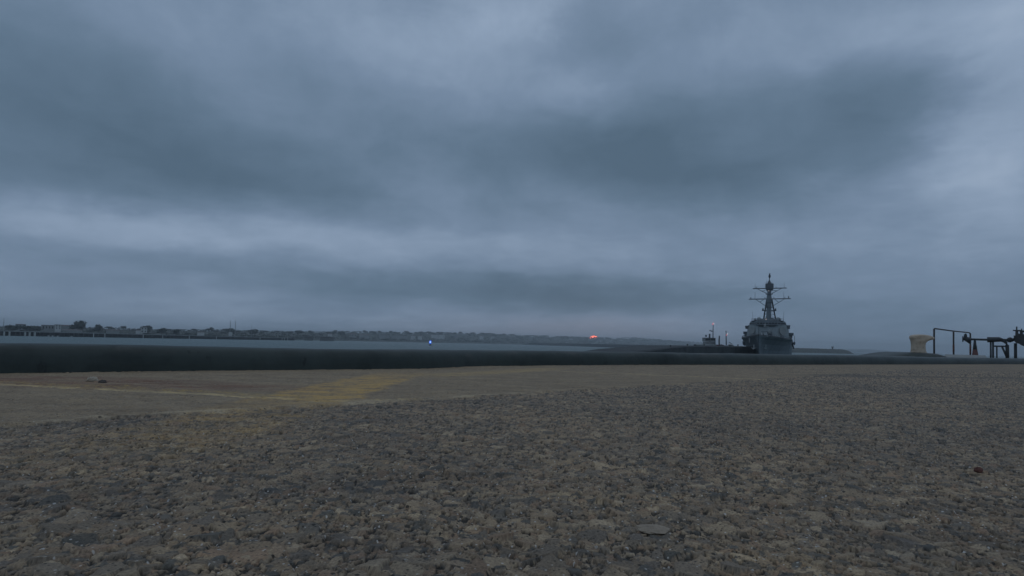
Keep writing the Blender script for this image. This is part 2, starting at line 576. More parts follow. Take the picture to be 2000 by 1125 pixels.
    col = N.mix(N.m('MULTIPLY', sp, .7), col, (.025, .025, .025))
    sp = N.step(N.vor(N.v('ADD', flat, (3.3, 1.7, 0)), 55.0), .085, .04)
    col = N.mix(N.m('MULTIPLY', sp, .8), col, (.50, .49, .46))
    for sc_, of, lo_, amt, cc_ in ((80.0, 0.4, .20, .85, (.022, .022, .022)), (130.0, 2.1, .17, .75, (.66, .62, .55)), (190.0, 5.2, .26, .75, (.035, .033, .03)), (48.0, 8.1, .085, .9, (.60, .58, .54))):
        sp = N.step(N.vor(N.v('ADD', flat, (of, of * 1.7, 0)), sc_), lo_, lo_ * .5)
        col = N.mix(N.m('MULTIPLY', sp, N.m('MULTIPLY', N.step(n_mid, .30, .48), amt)), col, cc_)
    n_g2 = N.noise(flat, 420.0, 3, .7)
    col = N.mix(1.0, col, N.ramp(n_g2, [(.3, (.58, .58, .60)), (.5, (1, 1, 1)), (.7, (1.38, 1.38, 1.35))]), 'MULTIPLY')
    N.put(bs.inputs['Base Color'], col)
    bs.inputs['Roughness'].default_value = .8
    bs.inputs['Specular IOR Level'].default_value = .25
    bp = N.node('ShaderNodeBump')
    bp.inputs['Strength'].default_value = .9
    bp.inputs['Distance'].default_value = .0012
    hgt = N.m('ADD', N.m('MULTIPLY', N.noise(flat, 900.0, 3, .6), .5), N.m('MULTIPLY', n_grit, .5))
    N.put(bp.inputs['Height'], hgt)
    N.l.new(bp.outputs[0], bs.inputs['Normal'])
    return m


M['deck'] = deck_material()
STONE_MEAN = (.272, .212, .152)


def set_attr(me, cols):
    a = me.attributes.new('stone', 'FLOAT_COLOR', 'POINT')
    a.data.foreach_set('color', np.asarray(cols, dtype=np.float32).ravel())


def build_deck():
    e = lambda t, off: EDGE0 + EDIR * t + ENRM * off
    mb = MB()
    a, b, c, d = e(-60, -70), e(90, -70), e(90, 0), e(-60, 0)
    mb.prism([a, b, c, d], -1.3, -.004)
    o = mb.build('pier_deck', M['deck'])
    set_attr(o.data, [STONE_MEAN + (1,)] * len(o.data.vertices))
    props(o, kind='structure')
    return o


pier_deck = build_deck()


def hash2(i, j, k):
    x = (i.astype(np.int64) * 374761393 + j.astype(np.int64) * 668265263 + k * 974634777) & 0xffffffff
    x = ((x ^ (x >> 13)) * 1274126177) & 0xffffffff
    x = x ^ (x >> 16)
    return (x & 0xffffff).astype(np.float64) / 0xffffff


def vnoise(x, y, k):
    xi, yi = np.floor(x).astype(np.int64), np.floor(y).astype(np.int64)
    fx, fy = x - xi, y - yi
    fx, fy = fx * fx * (3 - 2 * fx), fy * fy * (3 - 2 * fy)
    a, b = hash2(xi, yi, k), hash2(xi + 1, yi, k)
    c, d = hash2(xi, yi + 1, k), hash2(xi + 1, yi + 1, k)
    return (a * (1 - fx) + b * fx) * (1 - fy) + (c * (1 - fx) + d * fx) * fy - .5


def cells(x, y, size, k):
    """nearest jittered point: distances to the first and second, offset from the first, its cell"""
    gx, gy = x / size, y / size
    ci, cj = np.floor(gx).astype(np.int64), np.floor(gy).astype(np.int64)
    f1 = np.full(x.shape, 9.0)
    f2 = np.full(x.shape, 9.0)
    ox, oy = np.zeros(x.shape), np.zeros(x.shape)
    bi, bj = ci.copy(), cj.copy()
    for di in (-1, 0, 1):
        for dj in (-1, 0, 1):
            i, j = ci + di, cj + dj
            dx = gx - (i + .5 + .86 * (hash2(i, j, k) - .5))
            dy = gy - (j + .5 + .86 * (hash2(i, j, k + 1) - .5))
            d = np.sqrt(dx * dx + dy * dy) + .22 * hash2(i, j, k + 7)
            m = d < f1
            f2 = np.where(m, f1, np.minimum(f2, d))
            ox, oy = np.where(m, dx, ox), np.where(m, dy, oy)
            bi, bj = np.where(m, i, bi), np.where(m, j, bj)
            f1 = np.where(m, d, f1)
    return f1, f2, ox, oy, bi, bj


def build_asphalt():
    """the surface around the camera with its stones as relief"""
    ys = [.20]
    while ys[-1] < 6.2:
        ys.append(ys[-1] + max(.0016, .0019 * (ys[-1] / .45) ** 1.55))
    ys = np.array(ys)
    nu = 1500
    u = np.linspace(-1, 1, nu)
    Y = np.repeat(ys[:, None], nu, 1)
    X = u[None, :] * (.42 + 1.02 * Y)
    wx = X + .007 * vnoise(X / .016, Y / .016, 31) + .0022 * vnoise(X / .005, Y / .005, 32)
    wy = Y + .007 * vnoise(X / .016, Y / .016, 33) + .0022 * vnoise(X / .005, Y / .005, 34)
    pal = np.array([(.352, .268, .184), (.33, .25, .175), (.29, .227, .165), (.23, .188, .145), (.425, .332, .232), (.315, .235, .165), (.165, .146, .124), (.355, .28, .20), (.30, .21, .145), (.205, .174, .144), (.25, .205, .16), (.12, .114, .103)])
    H = np.full(X.shape, -.0022)
    C = np.empty(X.shape + (3,))
    C[:] = (.045, .042, .038)  # bitumen between the stones, darkened to paint in the shade of the gaps
    for size, k, keep, lo, hi in ((.0050, 100, .84, -.0010, .0004), (.0112, 200, .58, -.0002, .0017), (.021, 300, .20, .0004, .0022)):
        f1, f2, ox, oy, bi, bj = cells(wx, wy, size, k)
        r = hash2(bi, bj, k + 2)
        on = r < keep
        edge = np.clip((f2 - f1) / .14, 0, 1)
        edge = edge * edge * (3 - 2 * edge)
        top = lo + (hi - lo) * hash2(bi, bj, k + 3)
        tilt = ((hash2(bi, bj, k + 4) - .5) * ox + (hash2(bi, bj, k + 5) - .5) * oy) * size * .50
        h = np.where(on, -.0030 + (top + tilt + .0030) * edge, -9)
        c = pal[(hash2(bi, bj, k + 6) * len(pal)).astype(int) % len(pal)] * (.82 + .36 * hash2(bi, bj, k + 9))[..., None]
        w = (h > H)[..., None] * np.clip(edge * 1.5, 0, 1)[..., None]
        C = C * (1 - w) + c * w
        H = np.maximum(H, h)
    # concrete apron: smoother and a little higher
    s = (X - JOINT0.x) * JN.x + (Y - JOINT0.y) * JN.y + .02 * vnoise(X / .15, Y / .15, 50) + .012 * vnoise(X / .04, Y / .04, 51)
    c = np.clip((s + .006) / .012, 0, 1)
    fade = np.clip((3.6 - Y) / 1.5, 0, 1)
    al = (X - JOINT0.x) * JD.x + (Y - JOINT0.y) * JD.y
    c = c * (1 - .5 * np.clip((al - 2.5) / 4.0, 0, 1))
    Hc = .0055 * fade + .0010 * vnoise(X / .02, Y / .02, 60) + .0016 * vnoise(X / .11, Y / .11, 61)
    lump = vnoise(X / .035, Y / .035, 62)
    Hc += np.where(lump > .33, (lump - .33) * .022, 0)
    pit = vnoise(X / .022 + 9, Y / .022, 63)
    Hc -= np.where(pit > .3, np.minimum((pit - .3) * .04, .004), 0)
    Hc += .0012 * vnoise(X / .008, Y / .008, 64)
    Z = H * (1 - c) + Hc * c
    Z += .0003 * vnoise(X / .007, Y / .007, 72) + .0010 * vnoise(X / .03, Y / .03, 73)
    Z += .004 * vnoise(X / .5, Y / .5, 70) + .0016 * vnoise(X / .12, Y / .12, 71)
    # meet the plain deck at the rim
    rim = np.minimum(np.clip((1 - np.abs(u))[None, :] / .05, 0, 1), np.clip((6.2 - Y) / .8, 0, 1)) * np.clip((Y - .20) / .05, 0, 1)
    Z = Z * rim + (-.0025) * (1 - rim)
    # nothing beyond the kerb
    off = (X - EDGE0.x) * ENRM.x + (Y - EDGE0.y) * ENRM.y
    nr = len(ys)
    idx = np.arange(nr * nu).reshape(nr, nu)
    q = np.stack([idx[:-1, :-1], idx[:-1, 1:], idx[1:, 1:], idx[1:, :-1]], -1).reshape(-1, 4)
    ok = (off[:-1, :-1] < -1.6).reshape(-1)
    q = q[ok]
    me = bpy.data.meshes.new('asphalt')
    co = np.stack([X, Y, Z], -1).reshape(-1, 3)
    me.vertices.add(len(co))
    me.vertices.foreach_set('co', co.astype(np.float32).ravel())
    me.loops.add(q.size)
    me.loops.foreach_set('vertex_index', q.astype(np.int32).ravel())
    me.polygons.add(len(q))
    me.polygons.foreach_set('loop_start', np.arange(0, q.size, 4, dtype=np.int32))
    me.polygons.foreach_set('loop_total', np.full(len(q), 4, dtype=np.int32))
    me.polygons.foreach_set('use_smooth', np.ones(len(q), dtype=bool))
    me.materials.append(M['deck'])
    me.update(calc_edges=True)
    set_attr(me, np.concatenate([C.reshape(-1, 3), np.ones((len(co), 1))], 1))
    o = bpy.data.objects.new('asphalt', me)
    COL.objects.link(o)
    props(o, kind='structure')
    return o


asphalt = build_asphalt()

# ------------------------------------------------------------------ water
wm = bpy.data.materials.new('harbour_water')
wm.use_nodes = True
N = NT(wm.node_tree)
bs = N.n['Principled BSDF']
bs.inputs['Base Color'].default_value = (.026, .085, .085, 1)
bs.inputs['Roughness'].default_value = .3
bs.inputs['IOR'].default_value = 1.333
pos = N.node('ShaderNodeNewGeometry').outputs['Position']
h = N.m('ADD', N.noise(N.v('MULTIPLY', pos, (.12, .3, 0)), 1.0, 6, .62), N.m('MULTIPLY', N.noise(pos, 1.6, 4, .6), .25))
bp = N.node('ShaderNodeBump')
bp.inputs['Strength'].default_value = 1.0
bp.inputs['Distance'].default_value = 1.5
N.put(bp.inputs['Height'], h)
N.l.new(bp.outputs[0], bs.inputs['Normal'])
mb = MB()
mb.add([(-9000, -1500, WL), (9000, -1500, WL), (9000, 9000, WL), (-9000, 9000, WL)], [(0, 1, 2, 3)])
water = mb.build('water', wm)
props(water, kind='structure')


def interp(tab, x):
    xs, ys_ = zip(*tab)
    return float(np.interp(x, xs, ys_))


# ------------------------------------------------------------------ far shore and hills
SHORE = [(-900, 420), (-300, 520), (0, 640), (300, 830), (575, 1250), (660, 1650), (800, 2050), (1000, 2800), (1200, 3300), (1420, 4200)]
SKYLINE = [(-900, 618), (-300, 630), (0, 639), (120, 641), (200, 641), (300, 645), (450, 646), (560, 649), (700, 649), (800, 651), (900, 652), (960, 654), (1000, 656),
           (1060, 657), (1150, 660), (1200, 661.5), (1235, 660), (1300, 666), (1350, 669), (1380, 672), (1420, 677)]


def crest(px):
    return interp(SHORE, px) * 1.32


def land_z(px, k):
    """height of the land at share k of the way from shore to crest"""
    zc = CAM_Z + max(0.5, (horizon(px) - interp(SKYLINE, px))) * crest(px) / F
    base = WL + 2.6
    return base + (zc - base) * (max(0, k - .03) ** 1.15)


mb = MB()
cols = list(range(-900, 1421, 8))
ks = [-.004, 0, .03, .15, .3, .5, .7, .85, 1.0, 1.25, 1.7]
for px in cols:
    d0, d1 = interp(SHORE, px), crest(px)
    for i, k in enumerate(ks):
        Yk = d0 + (d1 - d0) * k
        if i == 0:
            z = WL - 1.5
        elif i == 1:
            z = WL + 1.6
        elif k <= 1:
            z = land_z(px, k) + (0 if k < .1 else random.uniform(-1, 1) * .0012 * Yk * k)
        else:
            z = land_z(px, 1) * (1.6 - k) / .6 + WL
        mb.v.append(tuple(ground_at(px, Yk, z)))
nk = len(ks)
for c in range(len(cols) - 1):
    for r in range(nk - 1):
        mb.f.append((c * nk + r, (c + 1) * nk + r, (c + 1) * nk + r + 1, c * nk + r + 1))
props(mb.build('shore', M['land']), kind='structure')

# low hills beyond the right side of the harbour mouth
for nm, prof, Yh in (('hills', [(1280, 0), (1330, 8), (1372, 9.5), (1400, 6), (1440, 4.5), (1500, 3.5), (1600, 3), (1660, 5), (1690, 6), (1720, 4.5), (1760, 2.5), (1840, .5)], 6500),):
    mb = MB()
    for px in range(1280, 1841, 8):
        hgt = interp(prof, px) * Yh / F + random.uniform(0, 1) * Yh / F * .6
        for k, z in ((0, WL - 2), (120, WL + 2), (500, CAM_Z + hgt), (1100, WL - 2)):
            mb.v.append(tuple(ground_at(px, Yh + k, z)))
    n = (1841 - 1280 + 7) // 8
    for c in range(n - 1):
        for r in range(3):
            mb.f.append((c * 4 + r, c * 4 + 4 + r, c * 4 + 5 + r, c * 4 + 1 + r))
    props(mb.build(nm, M['land']), kind='structure')


# ------------------------------------------------------------------ trees
def crown_mesh(name, seed, lobes, per, mat, flat=1.0):
    """leaf clumps spread through lumpy lobes; unit tree: 1 high, 1 wide"""
    rnd = random.Random(seed)
    mb = MB()
    for (cx, cy, cz, rx, rz) in lobes:
        # a dark inner mass
        n = len(mb.v)
        mb.ball((cx, cy, cz), (rx * .72, rx * .72, rz * .72), 7, 5)
        for i in range(n, len(mb.v)):
            v = mb.v[i]
            j = 1 + rnd.uniform(-.18, .18)
            mb.v[i] = (cx + (v[0] - cx) * j, cy + (v[1] - cy) * j, cz + (v[2] - cz) * j)
        for _ in range(per):
            a, b = rnd.uniform(0, 6.283), math.asin(rnd.uniform(-.7, 1))
            rr = rnd.uniform(.72, 1.05)
            p = Vector((cx + rx * rr * math.cos(a) * math.cos(b), cy + rx * rr * math.sin(a) * math.cos(b), cz + rz * rr * math.sin(b)))
            s = rnd.uniform(.03, .075)
            q = Vector((rnd.uniform(-1, 1), rnd.uniform(-1, 1), rnd.uniform(-.6, .6))).normalized() * s
            w = q.cross(Vector((rnd.uniform(-1, 1), rnd.uniform(-1, 1), rnd.uniform(-1, 1)))).normalized() * s * .8
            mb.add([p - q, p + w, p + q, p - w], [(0, 1, 2, 3)])
    o = mb.build(name, mat)
    return o


def trunk_mesh(seed):
    rnd = random.Random(seed)
    mb = MB()
    mb.tube([(0, 0, -.12), (.01, 0, .15), (rnd.uniform(-.03, .03), 0, .4), (rnd.uniform(-.05, .05), 0, .7)], [.045, .035, .028, .01], 6)
    for k in range(4):
        a = rnd.uniform(0, 6.28)
        z = rnd.uniform(.22, .45)
        mb.tube([(0, 0, z), (.14 * math.cos(a), .14 * math.sin(a), z + .14), (.27 * math.cos(a), .27 * math.sin(a), z + .24)], [.02, .014, .006], 5)
    return mb.build('trunk', M['bark'])


CROWNS, TRUNKS = [], []
for sd_ in range(6):
    rnd = random.Random(100 + sd_)
    lobes = [(rnd.uniform(-.26, .26), rnd.uniform(-.26, .26), rnd.uniform(.38, .72), rnd.uniform(.2, .3), rnd.uniform(.17, .27)) for _ in range(5)]
    lobes.append((0, 0, .6, .32, .3))
    CROWNS.append(crown_mesh('crown', sd_, lobes, 46, M['leaf'] if sd_ % 3 else M['leaf2']))
    TRUNKS.append(trunk_mesh(50 + sd_))
first_used = set()


def tree(px, Y, z, wide, high, label, group, kind=None):
    k = random.randrange(6) if kind is None else kind
    root = thing('tree', ground_at(px, Y, z), label, 'tree', group, random.uniform(0, 6.28))
    for src, nm in ((CROWNS[k], 'crown'), (TRUNKS[k], 'trunk')):
        if (k, nm) not in first_used:
            first_used.add((k, nm))
            o = src
            o.parent = root
            o.scale = (wide, wide, high)
        else:
            share(src, nm, (0, 0, 0), root, 0, (wide, wide, high))
    return root


def tree_px(px, top, w, k, label, group=None, kind=None):
    """a tree at share k between shore and crest whose top shows at height top and which is w pixels wide"""
    Y = interp(SHORE, px) + (crest(px) - interp(SHORE, px)) * k
    z = land_z(px, k)
    high = CAM_Z + (horizon(px) - top) * Y / F - z
    return tree(px, Y, z, w * Y / F * .96, max(high, 3), label, group, kind)


# trees that stand out
tree_px(152, 622.5, 32, .12, 'biggest dark tree on the far shore, its broad crown high above the pier', kind=1)
tree_px(192, 630.5, 20, .14, 'pointed grey-green tree just right of the biggest tree on the far shore', kind=3)
tree_px(22, 632.5, 36, .10, 'wide dark tree at the left edge of the far shore, behind the thin mast', kind=2)
tree_px(62, 633.5, 40, .10, 'broad low dark tree between two pale buildings on the far shore', kind=4)
tree_px(283, 633.5, 26, .22, 'bushy dark tree rising behind the white tower on the far shore', kind=5)
tree_px(316, 638.5, 20, .16, 'rounded tree just right of the white tower on the far shore', kind=1)
tree_px(345, 640.5, 18, .16, 'second rounded tree right of the white tower on the far shore', kind=2)
tree_px(412, 637.5, 11, .9, 'small round tree poking above the ridge left of the lattice masts', kind=4)
tree_px(452, 639.5, 26, .3, 'wide tree at the foot of the two lattice masts', kind=1)
tree_px(497, 640.5, 24, .3, 'dark tree beside the single thin pole on the far shore', kind=2)
tree_px(582, 644, 20, .6, 'round dark tree above the end of the far pier', kind=5)
tree_px(668, 644.5, 18, .5, 'round dark tree on the far shore just right of the last dolphin', kind=4)
spec = [
    (0, 345, 24, 'small dark tree on the low shore behind the far pier', 'trees behind the left end of the far pier', 3.5, 8),
    (345, 590, 38, 'small dark tree on the shore behind the long end of the far pier', 'trees behind the right half of the far pier', 3.5, 6.5),
    (590, 1020, 74, 'small hazy tree on the low wooded ridge across the water', 'trees on the wooded ridge across the water', 3.5, 6.5),
    (1020, 1370, 46, 'tiny hazy tree among the pale houses of the farthest hill', 'trees on the farthest hill', 2.5, 4),
]
for a, b, n, lab, grp, h0, h1 in spec:
    for i in range(n):
        px = a + (b - a) * (i + random.random()) / n
        k = random.choice((.08, .15, .3, .55, .8, .97, .97))
        Y = interp(SHORE, px) + (crest(px) - interp(SHORE, px)) * k
        z = land_z(px, k)
        s = Y / F
        w = random.uniform(9, 17) * (.75 if px > 1000 else 1)
        tree(px, Y, z - .3, w * s, random.uniform(h0, h1) * s, lab, grp)

# scrub and woods that read as one mass
rnd = random.Random(5)
mb = MB()
for i in range(5200):
    px = rnd.uniform(-300, 1400)
    k = rnd.choice((.04, .1, .2, .35, .5, .7, .9, 1.0, 1.0))
    k = min(1.02, max(.035, k + rnd.uniform(-.05, .05)))
    Y = interp(SHORE, px) + (crest(px) - interp(SHORE, px)) * k
    s = Y / F
    c = ground_at(px, Y, land_z(px, min(k, 1)))
    for _ in range(3):
        p = c + Vector((rnd.uniform(-4, 4) * s, rnd.uniform(-2, 2) * s, rnd.uniform(.0, 2.6) * s))
        r = rnd.uniform(.7, 1.6) * s
        q = Vector((rnd.uniform(-1, 1), rnd.uniform(-.5, .5), rnd.uniform(-.4, .4))).normalized() * r
        w = Vector((rnd.uniform(-.4, .4), rnd.uniform(-.6, .6), 1)).normalized() * r * .7
        mb.add([p - q, p + w, p + q, p - w], [(0, 1, 2, 3)])
props(mb.build('woods', M['leaf2']), kind='stuff')


# ------------------------------------------------------------------ buildings on the far shore
def building(px0, px1, top, base, k, label, wallm, roof='flat', group=None, rooms=0, name='building', cat='building', depth=None):
    pc = (px0 + px1) / 2
    Y = interp(SHORE, pc) + (crest(pc) - interp(SHORE, pc)) * k
    s = Y / F
    w = (px1 - px0) * s
    zb, zt = CAM_Z + (horizon(pc) - base) * s, CAM_Z + (horizon(pc) - top) * s
    zl = min(zb, land_z(pc, k)) - 1
    loc = ground_at(pc, Y, zb)
    root = thing(name, loc, label, cat, group, -math.atan2(loc.x, loc.y) + random.uniform(-.12, .12))
    d = depth or max(6, min(14, w * .8))
    hh = zt - zb
    wh = hh * (.68 if roof == 'gable' else .9)
    MB().box((0, 0, (wh + zl - zb) / 2), (w, d, wh - (zl - zb))).build('wall', wallm, root)
    m2 = MB()
    if roof == 'gable':
        e = w / 2 + .3
        m2.add([(-e, -d / 2 - .3, wh), (e, -d / 2 - .3, wh), (e, d / 2 + .3, wh), (-e, d / 2 + .3, wh), (-e, 0, hh), (e, 0, hh)],
               [(0, 1, 5, 4), (2, 3, 4, 5), (1, 2, 5), (3, 0, 4), (3, 2, 1, 0)])
    else:
        m2.box((0, 0, wh + hh * .05), (w + .5, d + .5, hh * .1))
    m2.build('roof', M['roof'], root)
    if rooms:
        n, rows = rooms
        proto = None
        for r in range(rows):
            for i in range(n):
                x = (i + .5) / n * w - w / 2
                z = wh * (r + .55) / rows
                if proto is None:
                    proto = MB().box((0, 0, 0), (w / n * .42, .2, wh / rows * .5)).build('window', M['glass'], root)
                    proto.location = (x, -d / 2 - .02, z)
                else:
                    share(proto, 'window', (x, -d / 2 - .02, z), root)
    return root


building(33, 47, 633, 645, .2, 'pale square building between two dark trees on the far shore', M['wall_grey'], rooms=(3, 2))
building(84, 107, 635, 644, .22, 'long grey low building left of the white block on the far shore', M['wall_grey'], rooms=(5, 1))
building(108, 117, 634, 643, .15, 'small white block building left of the biggest tree', M['wall_pale'], rooms=(2, 2))
building(119, 137, 634.5, 641, .25, 'grey shed tucked against the left of the biggest tree', M['wall_grey'], 'gable')
building(127, 156, 643.5, 649, .04, 'long pale low shed at the foot of the biggest tree', M['wall_grey'], 'gable')
building(210, 230, 643.5, 649, .05, 'pale low shed with sloping roof left of the white tower', M['wall_grey'], 'gable')
building(275.5, 286, 638.5, 650, .10, 'white tower building with dark windows above the far pier', M['wall_pale'], rooms=(2, 2), name='white_tower', cat='tower')
building(266, 273, 644, 649, .08, 'tiny pale hut left of the white tower', M['wall_pale'], 'gable')
building(386, 398, 648, 653, .06, 'small white building alone among shrubs behind the far pier', M['wall_pale'], 'gable')
building(447, 453, 648, 654, .1, 'narrow pale hut at the foot of the lattice masts', M['wall_pale'])
building(640, 648, 651.5, 656, .3, 'tiny pale house on the ridge above the last dolphin', M['wall_pale'], 'gable')
building(682, 696, 651, 657, .25, 'pale greenish building on the ridge right of the dolphins', M['wall_grey'], 'gable', rooms=(3, 1))
building(701, 721, 653, 658, .25, 'long pale low building on the wooded ridge, second from the dolphins', M['wall_grey'], 'gable')
building(741, 760, 654, 658.5, .2, 'long reddish grey building low on the wooded ridge', M['wall_grey'])
building(765, 796, 655, 658.5, .22, 'longest pale row building left of the blue light', M['wall_grey'])
building(802, 811, 655, 659, .2, 'small white house left of the blue light', M['wall_pale'], 'gable')
building(816, 824, 655, 660, .2, 'small white house just above and left of the blue light', M['wall_pale'], 'gable')
building(842, 868, 653.5, 657.5, .4, 'long pale building on the ridge right above the blue light', M['wall_pale'])
building(936, 944, 655, 659, .4, 'tiny pale house on the ridge right of the blue light', M['wall_pale'], 'gable')
building(958, 965, 656.5, 660, .4, 'last tiny pale house before the hazy point', M['wall_pale'], 'gable')
building(1042, 1050, 655, 658.5, .95, 'pale house standing on the crest left of the red glow', M['wall_pale'], 'gable')
for i in range(40):
    px = rnd.triangular(1058, 1262, 1150)
    k = rnd.choice((.25, .4, .55, .7))
    base = CAM_Z and horizon(px) - (land_z(px, k) - CAM_Z) / (interp(SHORE, px) + (crest(px) - interp(SHORE, px)) * k) * F
    w = rnd.uniform(3, 7.5)
    building(px, px + w, base - rnd.uniform(1.6, 3.0), base, k, 'tiny pale house in the hazy town on the farthest hill', rnd.choice((M['wall_pale'], M['wall_pale'], M['wall_grey'])),
             rnd.choice(('gable', 'flat')), 'houses of the hazy town on the farthest hill', name='house', cat='house')

# masts on the far shore
for px, top, base, k, lab, lattice in ((6.5, 621, 650, .02, 'thin pale mast at the left edge, standing over the far pier', False),
                                       (449, 626, 652, .12, 'left one of two lattice masts behind the far pier', True),
                                       (459, 626, 652, .12, 'right one of two lattice masts behind the far pier', True),
                                       (491, 633, 652, .12, 'short single pole right of the two lattice masts', False)):
    Y = interp(SHORE, px) + (crest(px) - interp(SHORE, px)) * k
    p0, p1 = ground_at(px, Y, land_z(px, k) - 1), at(px, top, Y)
    root = thing('lattice_mast' if lattice else 'pole', p0, lab, 'mast')
    Hh = p1.z - p0.z
    if lattice:
        m3 = MB()
        for sx_ in (-1, 1):
            for sy_ in (-1, 1):
                m3.tube([(sx_ * .7, sy_ * .7, 0), (sx_ * .15, sy_ * .15, Hh)], .12, 5)
        m3.build('leg_frame', M['wall_grey'], root)
        m3 = MB()
        for i in range(8):
            z0, z1 = Hh * i / 8, Hh * (i + 1) / 8
            a, b = .7 - .55 * i / 8, .7 - .55 * (i + 1) / 8
            m3.tube([(-a, -a, z0), (b, -b, z1)], .07, 4).tube([(a, a, z0), (-b, b, z1)], .07, 4)
        m3.build('lattice', M['wall_grey'], root)
    else:
        MB().tube([(0, 0, 0), (0, 0, Hh)], [.35, .16], 8).build('shaft', M['wall_grey'], root)
        MB().box((0, 0, Hh * .72), (1.6, .25, .25)).build('crossarm', M['wall_grey'], root)

# ------------------------------------------------------------------ far pier with piles
PIER = [(-160, 468), (0, 545), (150, 620), (300, 720), (450, 880), (575, 1075)]
DECK_Z = 0.55


def pier_pt(px, z, back=0.0):
    Y = interp(PIER, px) + back
    return ground_at(px, Y, z)


base0 = pier_pt(-160, WL)
far_pier = thing('wooden_pier', base0, 'long low pier on pale piles along the far shore at left', 'pier')
mb = MB()
stations = list(range(-160, 576, 15))
for px in stations:
    for back, z in ((0, DECK_Z - .95), (0, DECK_Z), (9, DECK_Z), (9, DECK_Z - .95)):
        mb.v.append(tuple(pier_pt(px, z, back)))
for i in range(len(stations) - 1):
    for k in range(4):
        mb.f.append((i * 4 + k, i * 4 + 4 + k, i * 4 + 4 + (k + 1) % 4, i * 4 + (k + 1) % 4))
mb.f += [(0, 1, 2, 3), tuple(len(mb.v) - 4 + k for k in (3, 2, 1, 0))]
mb.build('deck', M['wall_grey'], far_pier, base=base0)
mb = MB()
for i in range(len(stations) - 1):
    a, b = pier_pt(stations[i], 0, 7.5), pier_pt(stations[i + 1], 0, 7.5)
    mb.add([(a.x, a.y, WL - 1), (b.x, b.y, WL - 1), (b.x, b.y, DECK_Z - 1.0), (a.x, a.y, DECK_Z - 1.0)], [(0, 1, 2, 3)])
    mb.add([(a.x, a.y + .6, WL - 1), (b.x, b.y + .6, WL - 1), (b.x, b.y + .6, DECK_Z - 1.0), (a.x, a.y + .6, DECK_Z - 1.0)], [(3, 2, 1, 0)])
mb.build('shade_backing', M['rock_dark'], far_pier, base=base0)  # dark sheet added behind the piles for underdeck shade and dark shore
proto_pale = MB().tube([(0, 0, WL - 2 - WL), (0, 0, DECK_Z - .95 - WL)], .8, 8).build('pile', M['pile_pale'], far_pier)
proto_dark = MB().tube([(0, 0, -2), (0, 0, DECK_Z - .95 - WL)], .45, 8).build('pile', M['timber'], far_pier)
first = {0: True, 1: True}
pale = (-30, -12, 8, 18.5, 49, 58, 68)
low = (95, 103, 113, 140)
for px in pale:
    p = pier_pt(px, WL, .9) - base0
    if first[0]:
        first[0] = False
        proto_pale.location = p
    else:
        share(proto_pale, 'pile', p, far_pier)
for px in low:
    share(proto_pale, 'pile', pier_pt(px, WL - 3.1, .4) - base0, far_pier, 0, (.9, .9, 1))
for i, px in enumerate(np.arange(-150, 573, 9.5)):
    if any(abs(px - q) < 5 for q in pale):
        continue
    p = pier_pt(float(px), WL, .7) - base0
    sc_ = (1, 1, 1)
    if first[1]:
        first[1] = False
        proto_dark.location = p
    else:
        share(proto_dark, 'pile', p, far_pier)
for px in (183, 205, 280, 318, 370, 423, 508, 551, 556, 562):
    share(proto_pale, 'pile', pier_pt(px, WL, -.1) - base0, far_pier, 0, (.55, .55, 1))
# bollards and small gear on that deck
MB().box(tuple(pier_pt(570, DECK_Z + .2, 3)), (11, 7, 3.0), 0).build('end_block', M['timber'], far_pier, base=base0)

for px0, px1, top, lab in ((596, 610, 658, 'dark mooring dolphin standing alone just off the far pier'),
                           (626, 651, 658.5, 'wider outermost mooring dolphin of dark piles in the water')):
    pc, Yd = (px0 + px1) / 2, 1120
    root = thing('mooring_dolphin', ground_at(pc, Yd, WL), lab, 'dolphin')
    w = (px1 - px0) * Yd / F
    zt = CAM_Z + (horizon(pc) - top) * Yd / F - WL
    MB().box((0, 0, zt - .8), (w, 7, 1.6)).build('platform', M['timber'], root)
    n = max(4, int(w / 3.2))
    pr = None
    for i in range(n):
        x = -w / 2 + .6 + (w - 1.2) * i / (n - 1)
        for yy in (-2.6, 2.6):
            if pr is None:
                pr = MB().tube([(0, 0, -2), (0, 0, zt - 1.6)], .65, 8).build('pile', M['timber'], root)
                pr.location = (x, yy, 0)
            else:
                share(pr, 'pile', (x, yy, 0), root)
    MB().box((w * .2, 0, zt + .5), (w * .35, 2, 1.0)).build('fender_box', M['timber'], root)

# ------------------------------------------------------------------ breakwaters and the quay by the ship


def berm(name, pts, mat, label, cat, wtop=6.0, slope=1.4, rough=.5):
    """pts: (px, distance, top height)"""
    rr_ = random.Random(name)
    mb = MB()
    base = ground_at(pts[0][0], pts[0][1], WL)
    fine_pts = []
    for i in range(len(pts) - 1):
        for t in np.linspace(0, 1, 14, endpoint=(i == len(pts) - 2)):
            a, b = pts[i], pts[i + 1]
            fine_pts.append(tuple(a[j] + (b[j] - a[j]) * t for j in range(3)))
    n = 6
    for px, Y, zt in fine_pts:
        hgt = zt - WL
        for back, z in ((-hgt * slope, WL - 1), (-hgt * slope * .5, WL + hgt * .52), (0, zt), (wtop, zt), (wtop + hgt * slope * .5, WL + hgt * .5), (wtop + hgt * slope, WL - 1)):
            p = ground_at(px, Y + back, z + rr_.uniform(-1, 1) * rough * min(1, hgt / 4))
            mb.v.append(tuple(p))
    for i in range(len(fine_pts) - 1):
        for k in range(n - 1):
            mb.f.append((i * n + k, i * n + n + k, i * n + n + k + 1, i * n + k + 1))
    mb.f.append(tuple(range(n)))
    mb.f.append(tuple(range(len(mb.v) - n, len(mb.v))))
    o = mb.build(name, mat, base=base)
    return props(o, label, cat)


